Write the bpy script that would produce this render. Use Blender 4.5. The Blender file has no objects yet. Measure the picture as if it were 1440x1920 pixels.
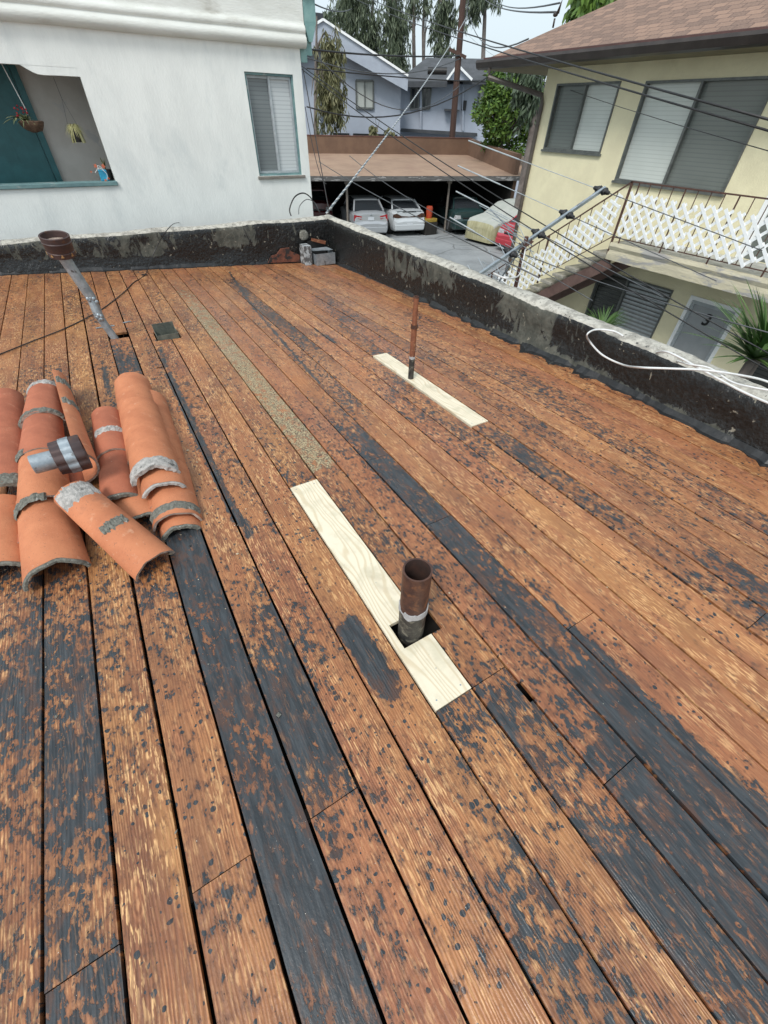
import bpy, math, random
from mathutils import Vector, Matrix, noise
R = math.radians
random.seed(7)
S = bpy.context.scene
COL = S.collection
# ---------------------------------------------------------------- camera
F = 762.0; PIT = R(44.2); ROL = R(1.6); AZ = R(31.8); H = 1.6
_fh = Vector((math.sin(AZ), math.cos(AZ), 0)); _xr = Vector((math.cos(AZ), -math.sin(AZ), 0)); _z = Vector((0, 0, 1))
_f = _fh*math.cos(PIT) - _z*math.sin(PIT); _u = _fh*math.sin(PIT) + _z*math.cos(PIT)
CX = _xr*math.cos(ROL) + _u*math.sin(ROL); CU = -_xr*math.sin(ROL) + _u*math.cos(ROL)
CAM = Vector((0, 0, H))
cd = bpy.data.cameras.new('camera'); cam = bpy.data.objects.new('camera', cd); COL.objects.link(cam)
m = Matrix((CX, CU, -_f)).transposed().to_4x4(); m.translation = CAM; cam.matrix_world = m
cd.sensor_fit = 'VERTICAL'; cd.sensor_height = 36; cd.lens = F/1920*36; cd.clip_start = .02; cd.clip_end = 2000
S.camera = cam
S.render.resolution_x = 768; S.render.resolution_y = 1024
# ---------------------------------------------------------------- world and sun (overcast)
SUN_EL = R(52); SUN_ROT = R(238)
w = bpy.data.worlds.new('World'); S.world = w; w.use_nodes = True
nt = w.node_tree; bg = nt.nodes['Background']
sky = nt.nodes.new('ShaderNodeTexSky'); sky.sky_type = 'NISHITA'; sky.sun_disc = False
sky.sun_elevation = SUN_EL; sky.sun_rotation = SUN_ROT; sky.air_density = 1.0; sky.dust_density = 3.0; sky.ozone_density = 1.0
hs = nt.nodes.new('ShaderNodeHueSaturation'); hs.inputs['Saturation'].default_value = .42
nt.links.new(sky.outputs[0], hs.inputs['Color'])
# overcast: a soft high layer of cloud evens out the sky
mixc = nt.nodes.new('ShaderNodeMix'); mixc.data_type = 'RGBA'; mixc.inputs[0].default_value = .62
mixc.inputs['B'].default_value = (5.0, 5.95, 6.5, 1)
nt.links.new(hs.outputs[0], mixc.inputs['A']); nt.links.new(mixc.outputs['Result'], bg.inputs['Color'])
bg.inputs['Strength'].default_value = .118
sd = bpy.data.lights.new('sun', 'SUN'); sd.energy = 1.5; sd.angle = R(18); sd.color = (1, .97, .93)
so = bpy.data.objects.new('sun', sd); COL.objects.link(so)
sdir = Vector((math.sin(SUN_ROT)*math.cos(SUN_EL), math.cos(SUN_ROT)*math.cos(SUN_EL), math.sin(SUN_EL)))
so.rotation_euler = sdir.to_track_quat('Z', 'Y').to_euler()
S.view_settings.view_transform = 'Standard'; S.view_settings.look = 'None'
S.view_settings.exposure = .58; S.view_settings.gamma = 1

# ---------------------------------------------------------------- geometry of the photograph
def ray(x, y): return _f + CX*((x-720)/F) + CU*((960-y)/F)
def atz(x, y, z): d = ray(x, y); return CAM + d*((z-H)/d.z)
def atX(x, y, X): d = ray(x, y); return CAM + d*(X/d.x)
def atY(x, y, Y): d = ray(x, y); return CAM + d*(Y/d.y)
def atD(x, y, D): d = ray(x, y); return CAM + d*(D/math.hypot(d.x, d.y))
def atN(x, y, p, n): d = ray(x, y); return CAM + d*((p-CAM).dot(n)/d.dot(n))
YB = 7.74        # inner face of the far parapet
def dz(x, y):    # the deck falls to the drain in its far right corner
    tx = max(0, min(1, (x+1.2)/4.7)); ty = max(0, min(1, y/YB))
    return -.30*tx*ty**1.5
def atdeck(x, y, h=0):
    z = h
    for i in range(12):
        p = atz(x, y, z); z = dz(p.x, p.y) + h
    return p
G = -2.75
# ---------------------------------------------------------------- mesh builder
def wloc(o):
    l = Vector(o.location)
    while o.parent: o = o.parent; l += o.location
    return l
def tag(o, label=None, cat=None, group=None, kind=None):
    if label: o['label'] = label
    if cat: o['category'] = cat
    if group: o['group'] = group
    if kind: o['kind'] = kind
    return o
def thing(name, loc, label, cat, group=None):
    o = bpy.data.objects.new(name, None); COL.objects.link(o); o.location = loc; o.empty_display_size = .1
    return tag(o, label, cat, group)
class MB:
    def __init__(s): s.v = []; s.f = []; s.mi = []; s.at = {}
    def face(s, idx, mi=0): s.f.append(tuple(idx)); s.mi.append(mi)
    def quad(s, a, b, c, d, mi=0):
        n = len(s.v); s.v += [Vector(a), Vector(b), Vector(c), Vector(d)]; s.face((n, n+1, n+2, n+3), mi)
    def poly(s, pts, mi=0):
        n = len(s.v); s.v += [Vector(p) for p in pts]; s.face(range(n, n+len(pts)), mi)
    def box(s, lo, hi, M=None, mi=0):
        n = len(s.v)
        for z in (lo[2], hi[2]):
            for x, y in ((lo[0], lo[1]), (hi[0], lo[1]), (hi[0], hi[1]), (lo[0], hi[1])):
                p = Vector((x, y, z)); s.v.append(M @ p if M else p)
        for q in ((3, 2, 1, 0), (4, 5, 6, 7), (0, 1, 5, 4), (1, 2, 6, 5), (2, 3, 7, 6), (3, 0, 4, 7)): s.face([n+i for i in q], mi)
    def bar(s, a, b, w, t, up=(0, 0, 1), mi=0):
        a = Vector(a); b = Vector(b); y = (b-a); L = y.length; y.normalize(); up = Vector(up)
        x = y.cross(up)
        if x.length < 1e-4: x = y.cross(Vector((1, 0, 0)))
        x.normalize(); z = x.cross(y)
        M = Matrix((x, y, z)).transposed().to_4x4(); M.translation = a
        s.box((-w/2, 0, -t/2), (w/2, L, t/2), M, mi)
    def tube(s, pts, r, n=8, cap=True, mi=0, close=False):
        pts = [Vector(p) for p in pts]; k = len(pts)
        rr = r if hasattr(r, '__len__') else [r]*k
        base = len(s.v); pu = None
        for i, p in enumerate(pts):
            t = (pts[min(i+1, k-1)] - pts[max(i-1, 0)]).normalized()
            if pu is None:
                pu = t.orthogonal().normalized()
            pu = (pu - t*pu.dot(t)).normalized(); q = t.cross(pu)
            for j in range(n):
                a = 2*math.pi*j/n; s.v.append(p + (pu*math.cos(a) + q*math.sin(a))*rr[i])
        for i in range(k-1):
            for j in range(n):
                a = base+i*n+j; b = base+i*n+(j+1) % n; s.face((a, b, b+n, a+n), mi)
        if cap:
            s.face([base+j for j in range(n)][::-1], mi); s.face([base+(k-1)*n+j for j in range(n)], mi)
    def pipe(s, a, b, r, ri, n=24, mi=0, mj=None):     # open tube with wall thickness
        a = Vector(a); b = Vector(b); t = (b-a).normalized(); u = t.orthogonal().normalized(); q = t.cross(u)
        base = len(s.v)
        for p, rad in ((a, r), (b, r), (b, ri), (a, ri)):
            for j in range(n):
                an = 2*math.pi*j/n; s.v.append(p + (u*math.cos(an)+q*math.sin(an))*rad)
        for i in range(4):
            for j in range(n):
                a0 = base+i*n+j; b0 = base+i*n+(j+1) % n; c0 = base+((i+1) % 4)*n+(j+1) % n; d0 = base+((i+1) % 4)*n+j
                s.face((a0, b0, c0, d0), mi if i != 2 or mj is None else mj)
    def loft(s, secs, close=True, cap=True, mi=0, M=None):
        base = len(s.v); n = len(secs[0])
        for sec in secs:
            for p in sec: s.v.append((M @ Vector(p)) if M else Vector(p))
        for i in range(len(secs)-1):
            for j in range(n if close else n-1):
                a = base+i*n+j; b = base+i*n+(j+1) % n; s.face((a, b, b+n, a+n), mi)
        if cap: s.face([base+j for j in range(n)][::-1], mi); s.face([base+(len(secs)-1)*n+j for j in range(n)], mi)
    def prism(s, pts, d, mi=0):       # flat outline with thickness vector d
        d = Vector(d); n = len(pts); b = len(s.v)
        s.v += [Vector(p) for p in pts] + [Vector(p)+d for p in pts]
        s.face(range(b, b+n), mi); s.face([b+n+i for i in range(n)][::-1], mi)
        for i in range(n): s.face((b+i, b+n+i, b+n+(i+1) % n, b+(i+1) % n), mi)
    def sphere(s, c, rad, n=12, m=8, mi=0, M=None, f=None):
        c = Vector(c); rad = Vector(rad) if hasattr(rad, '__len__') else Vector((rad,)*3); base = len(s.v)
        for i in range(m+1):
            for j in range(n):
                th = math.pi*i/m; ph = 2*math.pi*j/n
                p = Vector((math.sin(th)*math.cos(ph)*rad.x, math.sin(th)*math.sin(ph)*rad.y, math.cos(th)*rad.z))
                if f: p = f(p)
                s.v.append(c+p)
        for i in range(m):
            for j in range(n):
                a = base+i*n+j; b = base+i*n+(j+1) % n; s.face((a, a+n, b+n, b), mi)
    def build(s, name, mats, parent=None, smooth=False, bevel=0, fix=True, auto=None, **kw):
        me = bpy.data.meshes.new(name); off = wloc(parent) if parent else (Vector(kw.pop('origin')) if 'origin' in kw else Vector((0, 0, 0)))
        me.from_pydata([tuple(p-off) for p in s.v], [], s.f); me.update()
        for mt in (mats if isinstance(mats, (list, tuple)) else [mats]): me.materials.append(mt)
        me.polygons.foreach_set('material_index', s.mi)
        for k, vals in s.at.items():
            a = me.attributes.new(k, 'FLOAT', 'POINT'); a.data.foreach_set('value', vals)
        if fix:
            import bmesh
            bm = bmesh.new(); bm.from_mesh(me); bmesh.ops.recalc_face_normals(bm, faces=bm.faces); bm.to_mesh(me); bm.free()
        if smooth: me.polygons.foreach_set('use_smooth', [True]*len(me.polygons))
        o = bpy.data.objects.new(name, me); COL.objects.link(o)
        if parent: o.parent = parent
        else: o.location = off
        if bevel:
            b = o.modifiers.new('bevel', 'BEVEL'); b.width = bevel; b.segments = 2; b.limit_method = 'ANGLE'; b.angle_limit = R(40)
        if auto and smooth: me.set_sharp_from_angle(angle=R(auto))
        return tag(o, **kw)
# ---------------------------------------------------------------- materials
class NT:
    def __init__(s, name):
        s.m = bpy.data.materials.new(name); s.m.use_nodes = True; s.t = s.m.node_tree; s.b = s.t.nodes['Principled BSDF']
    def n(s, typ, **k):
        x = s.t.nodes.new('ShaderNode'+typ)
        for a, v in k.items():
            if a.startswith('i_'): x.inputs[a[2:].replace('_', ' ')].default_value = v
            elif a.startswith('j'): x.inputs[int(a[1:])].default_value = v
            else: setattr(x, a, v)
        return x
    def l(s, a, b): s.t.links.new(a, b)
    def math(s, op, a, b=None, c=None, clamp=False):
        x = s.n('Math', operation=op); x.use_clamp = clamp
        for i, v in enumerate((a, b, c)):
            if v is None: continue
            if isinstance(v, (int, float)): x.inputs[i].default_value = v
            else: s.l(v, x.inputs[i])
        return x.outputs[0]
    def mapr(s, v, a, b, c=0., d=1.):
        x = s.n('MapRange', interpolation_type='SMOOTHSTEP'); s.l(v, x.inputs[0])
        for i, q in enumerate((a, b, c, d)): x.inputs[i+1].default_value = q
        return x.outputs[0]
    def mix(s, f, a, b):
        x = s.n('Mix', data_type='RGBA')
        if isinstance(f, (int, float)): x.inputs[0].default_value = f
        else: s.l(f, x.inputs[0])
        for k, v in (('A', a), ('B', b)):
            if isinstance(v, tuple): x.inputs[k].default_value = (*v[:3], 1)
            else: s.l(v, x.inputs[k])
        return x.outputs['Result']
    def coord(s, scale=(1, 1, 1), src='Object'):
        tc = s.n('TexCoord'); mp = s.n('Mapping'); mp.inputs['Scale'].default_value = scale; s.l(tc.outputs[src], mp.inputs[0]); return mp.outputs[0]
    def noise(s, co, scale, detail=4, rough=.6, dist=0.):
        x = s.n('TexNoise'); x.inputs['Scale'].default_value = scale; x.inputs['Detail'].default_value = detail
        x.inputs['Roughness'].default_value = rough; x.inputs['Distortion'].default_value = dist; s.l(co, x.inputs['Vector']); return x.outputs[0]
    def bump(s, h, dist, strength=1.0):
        x = s.n('Bump'); x.inputs['Distance'].default_value = dist; x.inputs['Strength'].default_value = strength; s.l(h, x.inputs['Height']); s.l(x.outputs[0], s.b.inputs['Normal'])
    def set(s, col=None, rough=None, metal=None):
        for k, v in (('Base Color', col), ('Roughness', rough), ('Metallic', metal)):
            if v is None: continue
            if isinstance(v, tuple): s.b.inputs[k].default_value = (*v[:3], 1)
            elif isinstance(v, (int, float)): s.b.inputs[k].default_value = v
            else: s.l(v, s.b.inputs[k])
        return s.m
def simple(name, a, b=None, scale=8, rough=.6, metal=0., bd=.002, lo=.35, hi=.65, c=None, c_lo=.6, c_hi=.7, c_scale=3, bscale=None, stretch=(1, 1, 1), rough2=None):
    t = NT(name); co = t.coord(stretch)
    b = b or tuple(x*.7 for x in a)
    n = t.noise(co, scale, 6, .65); col = t.mix(t.mapr(n, lo, hi), a, b)
    if c is not None: col = t.mix(t.mapr(t.noise(co, c_scale, 5, .65, .4), c_lo, c_hi), col, c)
    t.set(col, rough if rough2 is None else t.mapr(n, .3, .7, rough, rough2), metal)
    if bd: t.bump(t.noise(co, bscale or scale*5, 5), bd)
    return t.m
M = {}
M['stucco_white'] = simple('white_stucco', (.84, .865, .83), (.77, .795, .765), 3.0, .85, bd=.0035, bscale=34, c=(.69, .725, .705), c_scale=1.6, c_lo=.52, c_hi=.74, stretch=(1, 1, .45))
M['stucco_cornice'] = simple('cornice_stucco', (.74, .755, .71), (.64, .65, .60), 3, .85, bd=.004, bscale=30, c=(.42, .41, .36), c_scale=2.0, c_lo=.58, c_hi=.78, stretch=(.5, 1, 2))
M['stucco_yellow'] = simple('yellow_stucco', (.82, .76, .52), (.75, .69, .47), 2.2, .85, bd=.006, bscale=40, c=(.58, .53, .33), c_scale=.8, c_lo=.52, c_hi=.8)
M['stucco_grey'] = simple('grey_blue_stucco', (.43, .48, .56), (.39, .43, .50), .7, .85, bd=.01, bscale=9)
M['teal'] = simple('teal_paint', (.028, .14, .155), (.02, .11, .12), 5, .45, bd=.001)
M['teal_light'] = simple('worn_teal_paint', (.17, .29, .29), (.11, .20, .21), 9, .55, bd=.001, c=(.30, .34, .32), c_scale=8, c_lo=.58, c_hi=.68, stretch=(.4, 1, 1))
M['teal_metal'] = simple('aqua_painted_metal', (.24, .40, .38), (.18, .33, .32), 9, .5)
M['porch'] = simple('porch_wall_grey', (.62, .60, .56), (.54, .52, .48), 2, .85, c=(.5, .5, .49), c_scale=3, c_lo=.62, c_hi=.7)
M['alum'] = simple('aluminium_frame', (.50, .54, .56), (.40, .44, .46), 14, .4, .3, bd=0)
M['alum_dark'] = simple('dull_window_frame', (.16, .17, .16), (.11, .12, .115), 14, .45, .3, bd=0)
M['wood_grey'] = simple('weathered_sill_wood', (.26, .24, .21), (.17, .155, .135), 30, .8, stretch=(.2, 1, 1), bd=.003)
M['white_paint'] = simple('white_paint', (.90, .92, .92), (.86, .88, .88), 6, .5, bd=.001)
M['door_grey'] = simple('grey_door_paint', (.36, .38, .39), (.32, .34, .35), 4, .5, bd=.001)
M['black'] = simple('black_rubber', (.012, .012, .013), (.02, .02, .02), 20, .5, bd=0)
M['black_gloss'] = simple('black_cable_sheath', (.015, .015, .017), (.025, .025, .026), 20, .35, bd=0)
M['wire_grey'] = simple('grey_wire', (.12, .125, .13), (.08, .085, .09), 12, .5, .3, bd=0)
M['white_cable'] = simple('white_coax', (.74, .75, .74), (.62, .63, .62), 6, .35, bd=0)
M['gutter'] = simple('dark_brown_gutter', (.035, .027, .024), (.05, .04, .035), 4, .35, bd=0)
M['downpipe'] = simple('brown_downpipe', (.07, .058, .05), (.10, .085, .07), 6, .45, bd=0)
M['rail'] = simple('rusty_brown_iron', (.085, .045, .038), (.14, .07, .05), 14, .6, .3, bd=.001)
M['steel_brown'] = simple('brown_painted_steel', (.11, .065, .055), (.16, .10, .085), 5, .6, bd=.002, c=(.2, .11, .07), c_scale=4, c_lo=.6, c_hi=.7)
M['concrete_slab'] = simple('balcony_concrete', (.50, .50, .46), (.38, .38, .34), 6, .8, bd=.004, c=(.24, .24, .23), c_scale=4, c_lo=.56, c_hi=.66)
M['concrete_edge'] = simple('peeling_balcony_edge', (.60, .55, .40), (.50, .46, .34), 5, .8, bd=.006, c=(.36, .35, .33), c_scale=3.5, c_lo=.5, c_hi=.6, stretch=(1, .5, 2))
M['tread'] = simple('stair_concrete', (.36, .34, .29), (.25, .24, .20), 12, .85, bd=.006)
M['rust_pipe'] = simple('rusted_iron_pipe', (.12, .055, .035), (.06, .03, .024), 18, .55, .2, bd=.002, c=(.20, .085, .04), c_scale=14, c_lo=.55, c_hi=.68)
M['rust_orange'] = simple('orange_rust_pipe', (.26, .095, .045), (.17, .06, .032), 22, .75, .1, bd=.0015, c=(.40, .22, .11), c_scale=18, c_lo=.55, c_hi=.7)
M['pipe_inner'] = simple('pipe_inside_rust', (.035, .02, .016), (.06, .028, .02), 20, .8, bd=.002)
M['pipe_tar'] = simple('tarred_pipe_foot', (.045, .042, .038), (.02, .02, .02), 30, .5, .1, bd=.002, c=(.16, .15, .12), c_scale=20, c_lo=.52, c_hi=.64)
M['sealant'] = simple('dried_white_sealant', (.42, .42, .42), (.35, .35, .35), 40, .7, bd=.002)
M['galv'] = simple('galvanised_metal', (.42, .47, .50), (.28, .32, .35), 16, .42, .55, bd=.001, c=(.14, .14, .14), c_scale=12, c_lo=.60, c_hi=.68)
M['cap_brown'] = simple('aged_brown_metal', (.065, .045, .045), (.09, .055, .05), 18, .5, .3, bd=.001, c=(.13, .06, .035), c_scale=16, c_lo=.6, c_hi=.7)
M['box_metal'] = simple('dark_green_grey_sheet_metal', (.16, .17, .14), (.09, .10, .085), 14, .5, .2, bd=.002, c=(.12, .12, .10), c_scale=16, c_lo=.6, c_hi=.68)
def m_terra(name, a, b, pale):
    t = NT(name); co = t.coord(); n = t.noise(co, 4, 6, .6)
    c = t.mix(t.mapr(n, .35, .65), a, b); c = t.mix(t.mapr(t.noise(co, 14, 5, .65, .3), .58, .75, 0, .75), c, pale)
    c = t.mix(t.mapr(t.noise(co, 90, 4, .7), .60, .68, 0, .55), c, (.17, .09, .06)); c = t.mix(t.mapr(t.noise(co, 6, 4, .7), .60, .74, 0, .4), c, (.22, .10, .065))
    c = t.mix(t.mapr(t.noise(co, 150, 2), .74, .77, 0, .8), c, (.6, .5, .42)); t.set(c, .8); t.bump(t.noise(co, 70, 6, .7), .002); return t.m
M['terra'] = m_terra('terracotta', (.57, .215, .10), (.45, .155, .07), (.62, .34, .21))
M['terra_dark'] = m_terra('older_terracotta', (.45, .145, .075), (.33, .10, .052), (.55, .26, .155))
M['mortar'] = simple('grey_mortar', (.24, .235, .20), (.13, .13, .11), 60, .95, bd=.006, c=(.44, .43, .40), c_scale=24, c_lo=.58, c_hi=.66)
M['mortar_white'] = simple('pale_mortar', (.52, .49, .46), (.30, .29, .27), 34, .95, bd=.007, c=(.08, .08, .075), c_scale=16, c_lo=.58, c_hi=.68)
M['tile_edge'] = simple('tile_fired_edge', (.42, .33, .27), (.25, .2, .17), 50, .9, bd=.002)
M['cement'] = simple('dark_parapet_cement', (.085, .087, .078), (.06, .062, .056), 6, .85, bd=.006)
M['carport_roof'] = simple('brown_roll_roofing', (.36, .245, .17), (.30, .20, .14), 1.2, .9, bd=.004, c=(.29, .18, .13), c_scale=.6, c_lo=.5, c_hi=.8)
M['carport_wall'] = simple('brown_parapet_paint', (.19, .115, .075), (.15, .09, .06), 1.4, .85, bd=.004)
M['carport_fascia'] = simple('weathered_fascia', (.14, .135, .13), (.08, .078, .075), 3, .7, bd=.004, c=(.34, .33, .32), c_scale=3, c_lo=.54, c_hi=.6, stretch=(.6, .6, 3))
M['dark_wall'] = simple('near_black_brown', (.03, .026, .022), (.02, .018, .016), 3, .9, bd=0)
M['post'] = simple('carport_post_paint', (.22, .19, .16), (.16, .14, .12), 6, .7, bd=0)
M['pole_wood'] = simple('creosoted_pole', (.085, .045, .032), (.055, .03, .024), 4, .8, bd=.004, stretch=(4, 4, .3))
M['slate'] = simple('dark_grey_shingles', (.085, .09, .10), (.06, .065, .07), 1.2, .9, bd=.02, bscale=6)
M['grey_trim'] = simple('grey_blue_trim', (.40, .45, .52), (.36, .40, .47), 2, .7, bd=0)
M['grey_dark_trim'] = simple('dark_trim', (.06, .065, .075), (.045, .05, .055), 2, .7, bd=0)
M['curtain'] = simple('pale_curtain', (.50, .53, .50), (.42, .45, .42), 30, .7, stretch=(1, 1, .02), bd=0)
M['bark'] = simple('gum_tree_bark', (.22, .19, .17), (.12, .10, .09), 2, .9, bd=.02)
M['coco'] = simple('coconut_fibre', (.16, .095, .06), (.09, .055, .035), 40, .95, bd=.01)
M['coral'] = simple('coral_orange', (.62, .17, .08), (.5, .12, .06), 20, .6, bd=0)
M['blue'] = simple('bright_blue_cloth', (.03, .36, .55), (.02, .25, .42), 14, .5, bd=.004)
M['orange_plastic'] = simple('orange_plastic', (.45, .06, .02), (.35, .05, .02), 10, .4, bd=0)
M['yellow_plastic'] = simple('yellow_plastic', (.4, .28, .05), (.3, .2, .04), 10, .4, bd=0)
M['tyre'] = simple('tyre_rubber', (.02, .02, .02), (.03, .03, .03), 10, .8, bd=0)
M['rim'] = simple('wheel_alloy', (.35, .36, .37), (.25, .25, .26), 10, .35, .6, bd=0)
M['plate'] = simple('number_plate', (.65, .67, .68), (.45, .5, .58), 60, .4, bd=0, lo=.45, hi=.6)
M['chrome'] = simple('chrome', (.6, .62, .63), (.5, .5, .5), 5, .15, .9, bd=0)
M['lamp_red'] = simple('red_tail_lamp', (.36, .02, .03), (.28, .015, .02), 8, .15, bd=0)
M['lamp_clear'] = simple('clear_lamp', (.5, .52, .54), (.3, .3, .3), 12, .12, bd=0)
M['lamp_amber'] = simple('smoked_amber_lamp', (.03, .02, .018), (.09, .035, .015), 14, .15, bd=0)
M['cover'] = simple('car_cover_cloth', (.44, .45, .41), (.38, .40, .36), 2, .85, bd=.006)
M['cover_olive'] = simple('olive_car_cover_cloth', (.40, .38, .24), (.30, .28, .16), 2.5, .85, bd=.006, stretch=(3, 3, .5))
M['copper_junk'] = simple('exposed_red_brick_and_felt', (.20, .07, .04), (.11, .04, .025), 18, .8, bd=.008, c=(.02, .02, .02), c_scale=12, c_lo=.52, c_hi=.6)
def paint(name, c, metal=.0, rough=.28):
    t = NT(name); t.set(c, rough, metal); t.b.inputs['Coat Weight'].default_value = .6; t.b.inputs['Coat Roughness'].default_value = .08; return t.m
M['car_silver'] = paint('silver_paint', (.40, .42, .44), .3); M['car_white'] = paint('white_car_paint', (.50, .53, .55))
M['car_green'] = paint('dark_green_paint', (.02, .045, .045)); M['car_red'] = paint('red_paint', (.42, .03, .045)); M['car_maroon'] = paint('maroon_paint', (.12, .015, .02)); M['car_dark']=paint('dark_grey_paint', (.05,.055,.06))
def glass(name, c=(.03, .035, .04)):
    t = NT(name); t.set(c, .06); t.b.inputs['Specular IOR Level'].default_value = .6; return t.m
M['glass'] = glass('dark_window_glass')
def blinds(name, a, b, pitch, dark=(.12, .13, .13), screen=.0):
    # venetian blinds behind the pane, seen through a fly screen
    t = NT(name); co = t.coord(); sep = t.n('SeparateXYZ'); t.l(co, sep.inputs[0])
    s1 = t.math('FRACT', t.math('MULTIPLY', sep.outputs[2], 1/pitch))
    k = t.mapr(s1, .0, .35); n = t.noise(co, 1.4, 3)
    col = t.mix(k, b, a); col = t.mix(t.mapr(n, .4, .7, 0, .35), col, b)
    if screen: col = t.mix(screen, col, dark)
    t.set(col, .18); t.b.inputs['Specular IOR Level'].default_value = .7; return t.m
M['blind_light'] = blinds('pale_blinds_behind_glass', (.62, .66, .62), (.50, .54, .50), .055)
M['blind_screen'] = blinds('blinds_behind_fly_screen', (.17, .19, .175), (.13, .145, .135), .055)
M['blind_low'] = blinds('wide_open_blinds', (.36, .37, .36), (.02, .022, .02), .075)
M['blind_lowdark'] = blinds('dim_blinds', (.07, .075, .07), (.018, .02, .018), .075)
M['blind_white'] = blinds('white_blinds_behind_glass', (.56, .60, .61), (.40, .44, .46), .05)
M['blind_white_screen'] = blinds('grey_blinds_behind_screen', (.19, .215, .22), (.125, .145, .15), .05)
def leafmat(name, a, b, tr=.25):
    t = NT(name); at = t.n('Attribute', attribute_name='rnd'); t.set(t.mix(at.outputs['Fac'], a, b), .6)
    t.b.inputs['Subsurface Weight'].default_value = 0; return t.m
M['leaf_euc'] = leafmat('gum_leaves', (.045, .065, .038), (.12, .15, .085))
M['leaf_euc_warm'] = leafmat('olive_gum_leaves', (.07, .08, .03), (.20, .19, .09))
M['leaf_dark'] = leafmat('distant_dark_leaves', (.03, .05, .028), (.075, .11, .06))
M['leaf_bush'] = leafmat('bush_leaves', (.025, .07, .012), (.14, .24, .035))
M['leaf_palm'] = leafmat('strap_leaves', (.03, .085, .015), (.11, .20, .05))
M['leaf_dry'] = leafmat('pale_spider_leaves', (.28, .27, .10), (.5, .48, .25))
M['leaf_green'] = leafmat('hanging_plant_leaves', (.10, .13, .06), (.30, .32, .16))
def m_terracotta_shingle():
    t = NT('brown_asphalt_shingles'); tc = t.n('TexCoord'); br = t.n('TexBrick'); mp = t.n('Mapping')
    t.l(tc.outputs['UV'], mp.inputs[0]); t.l(mp.outputs[0], br.inputs['Vector'])
    br.inputs['Scale'].default_value = 1.; br.inputs['Brick Width'].default_value = .22; br.inputs['Row Height'].default_value = .13
    br.inputs['Mortar Size'].default_value = .006; br.inputs['Color1'].default_value = (.30, .19, .135, 1); br.inputs['Color2'].default_value = (.16, .105, .08, 1)
    br.inputs['Mortar'].default_value = (.10, .065, .055, 1); br.inputs['Bias'].default_value = .1
    col = t.mix(t.mapr(t.noise(mp.outputs[0], 40, 4), .3, .7, 0, .35), br.outputs[0], (.36, .25, .2))
    t.set(col, .95); t.bump(br.outputs['Fac'], -.006); return t.m
M['shingle'] = m_terracotta_shingle()
def m_asphalt():
    t = NT('worn_concrete_yard'); co = t.coord()
    c = t.mix(t.mapr(t.noise(co, .5, 6, .7), .35, .7), (.30, .315, .32), (.19, .2, .205))
    v = t.n('TexVoronoi', feature='DISTANCE_TO_EDGE'); v.inputs['Scale'].default_value = .45
    d = t.n('Mix', data_type='VECTOR'); d.inputs[0].default_value = .25
    nn = t.n('TexNoise'); nn.inputs['Scale'].default_value = 1.2; nn.inputs['Detail'].default_value = 5; t.l(co, nn.inputs['Vector'])
    t.l(co, d.inputs['A']); t.l(nn.outputs['Color'], d.inputs['B']); t.l(d.outputs['Result'], v.inputs['Vector'])
    c = t.mix(t.mapr(v.outputs['Distance'], 0, .02, .7, 0), c, (.09, .09, .09))
    c = t.mix(t.mapr(t.noise(co, 9, 4), .55, .75, 0, .5), c, (.38, .39, .39))
    t.set(c, .8); t.bump(t.noise(co, 20, 5), .01); return t.m
M['yard'] = m_asphalt()
def m_parapet():
    t = NT('tarred_cement_parapet'); co = t.coord(); geo = t.n('NewGeometry')
    sep = t.n('SeparateXYZ'); t.l(geo.outputs['Normal'], sep.inputs[0])
    up = t.mapr(sep.outputs[2], .45, .8)
    at = t.n('Attribute', attribute_name='tar').outputs['Fac']
    n = t.noise(t.coord((1, 1, .55)), 8.5, 6, .66, .7)
    tar = t.mapr(t.math('ADD', n, t.math('SUBTRACT', at, .5)), .47, .53)
    grey = t.mix(t.mapr(t.noise(co, 9, 5), .35, .7), (.055, .058, .048), (.115, .115, .095))
    tarc = t.mix(t.mapr(t.noise(co, 30, 4), .4, .7), (.009, .010, .010), (.020, .021, .021))
    side = t.mix(tar, grey, tarc)
    chip = t.mapr(t.noise(co, 15, 4, .6, .6), .66, .69); side = t.mix(chip, side, (.26, .24, .19))
    top = t.mix(t.mapr(t.noise(co, 12, 6, .7), .42, .62), (.50, .48, .42), (.29, .275, .24))
    top = t.mix(t.mapr(t.noise(co, 30, 5, .7), .60, .66), top, (.06, .06, .055))
    top = t.mix(t.mapr(t.noise(t.coord((1.3, 1.3, 1)), 4, 5, .7), .62, .70), top, (.62, .61, .57))
    edge = t.mapr(t.math('ADD', up, t.math('MULTIPLY', t.math('SUBTRACT', t.noise(co, 16, 4), .5), 1.2)), .35, .6)
    t.set(t.mix(edge, side, top))
    r = t.math('MULTIPLY', tar, t.math('SUBTRACT', 1., edge))
    t.l(t.mapr(r, 0, 1, .85, .24), t.b.inputs['Roughness'])
    h = t.math('ADD', t.math('MULTIPLY', t.noise(co, 24, 6, .6), 1.), t.math('MULTIPLY', tar, .15)); t.bump(h, .014); return t.m
M['parapet'] = m_parapet()
M['tar'] = simple('torn_bitumen_felt', (.013, .014, .015), (.022, .023, .024), 20, .45, bd=.006, bscale=18, c=(.07, .07, .065), c_scale=14, c_lo=.62, c_hi=.7)
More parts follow.
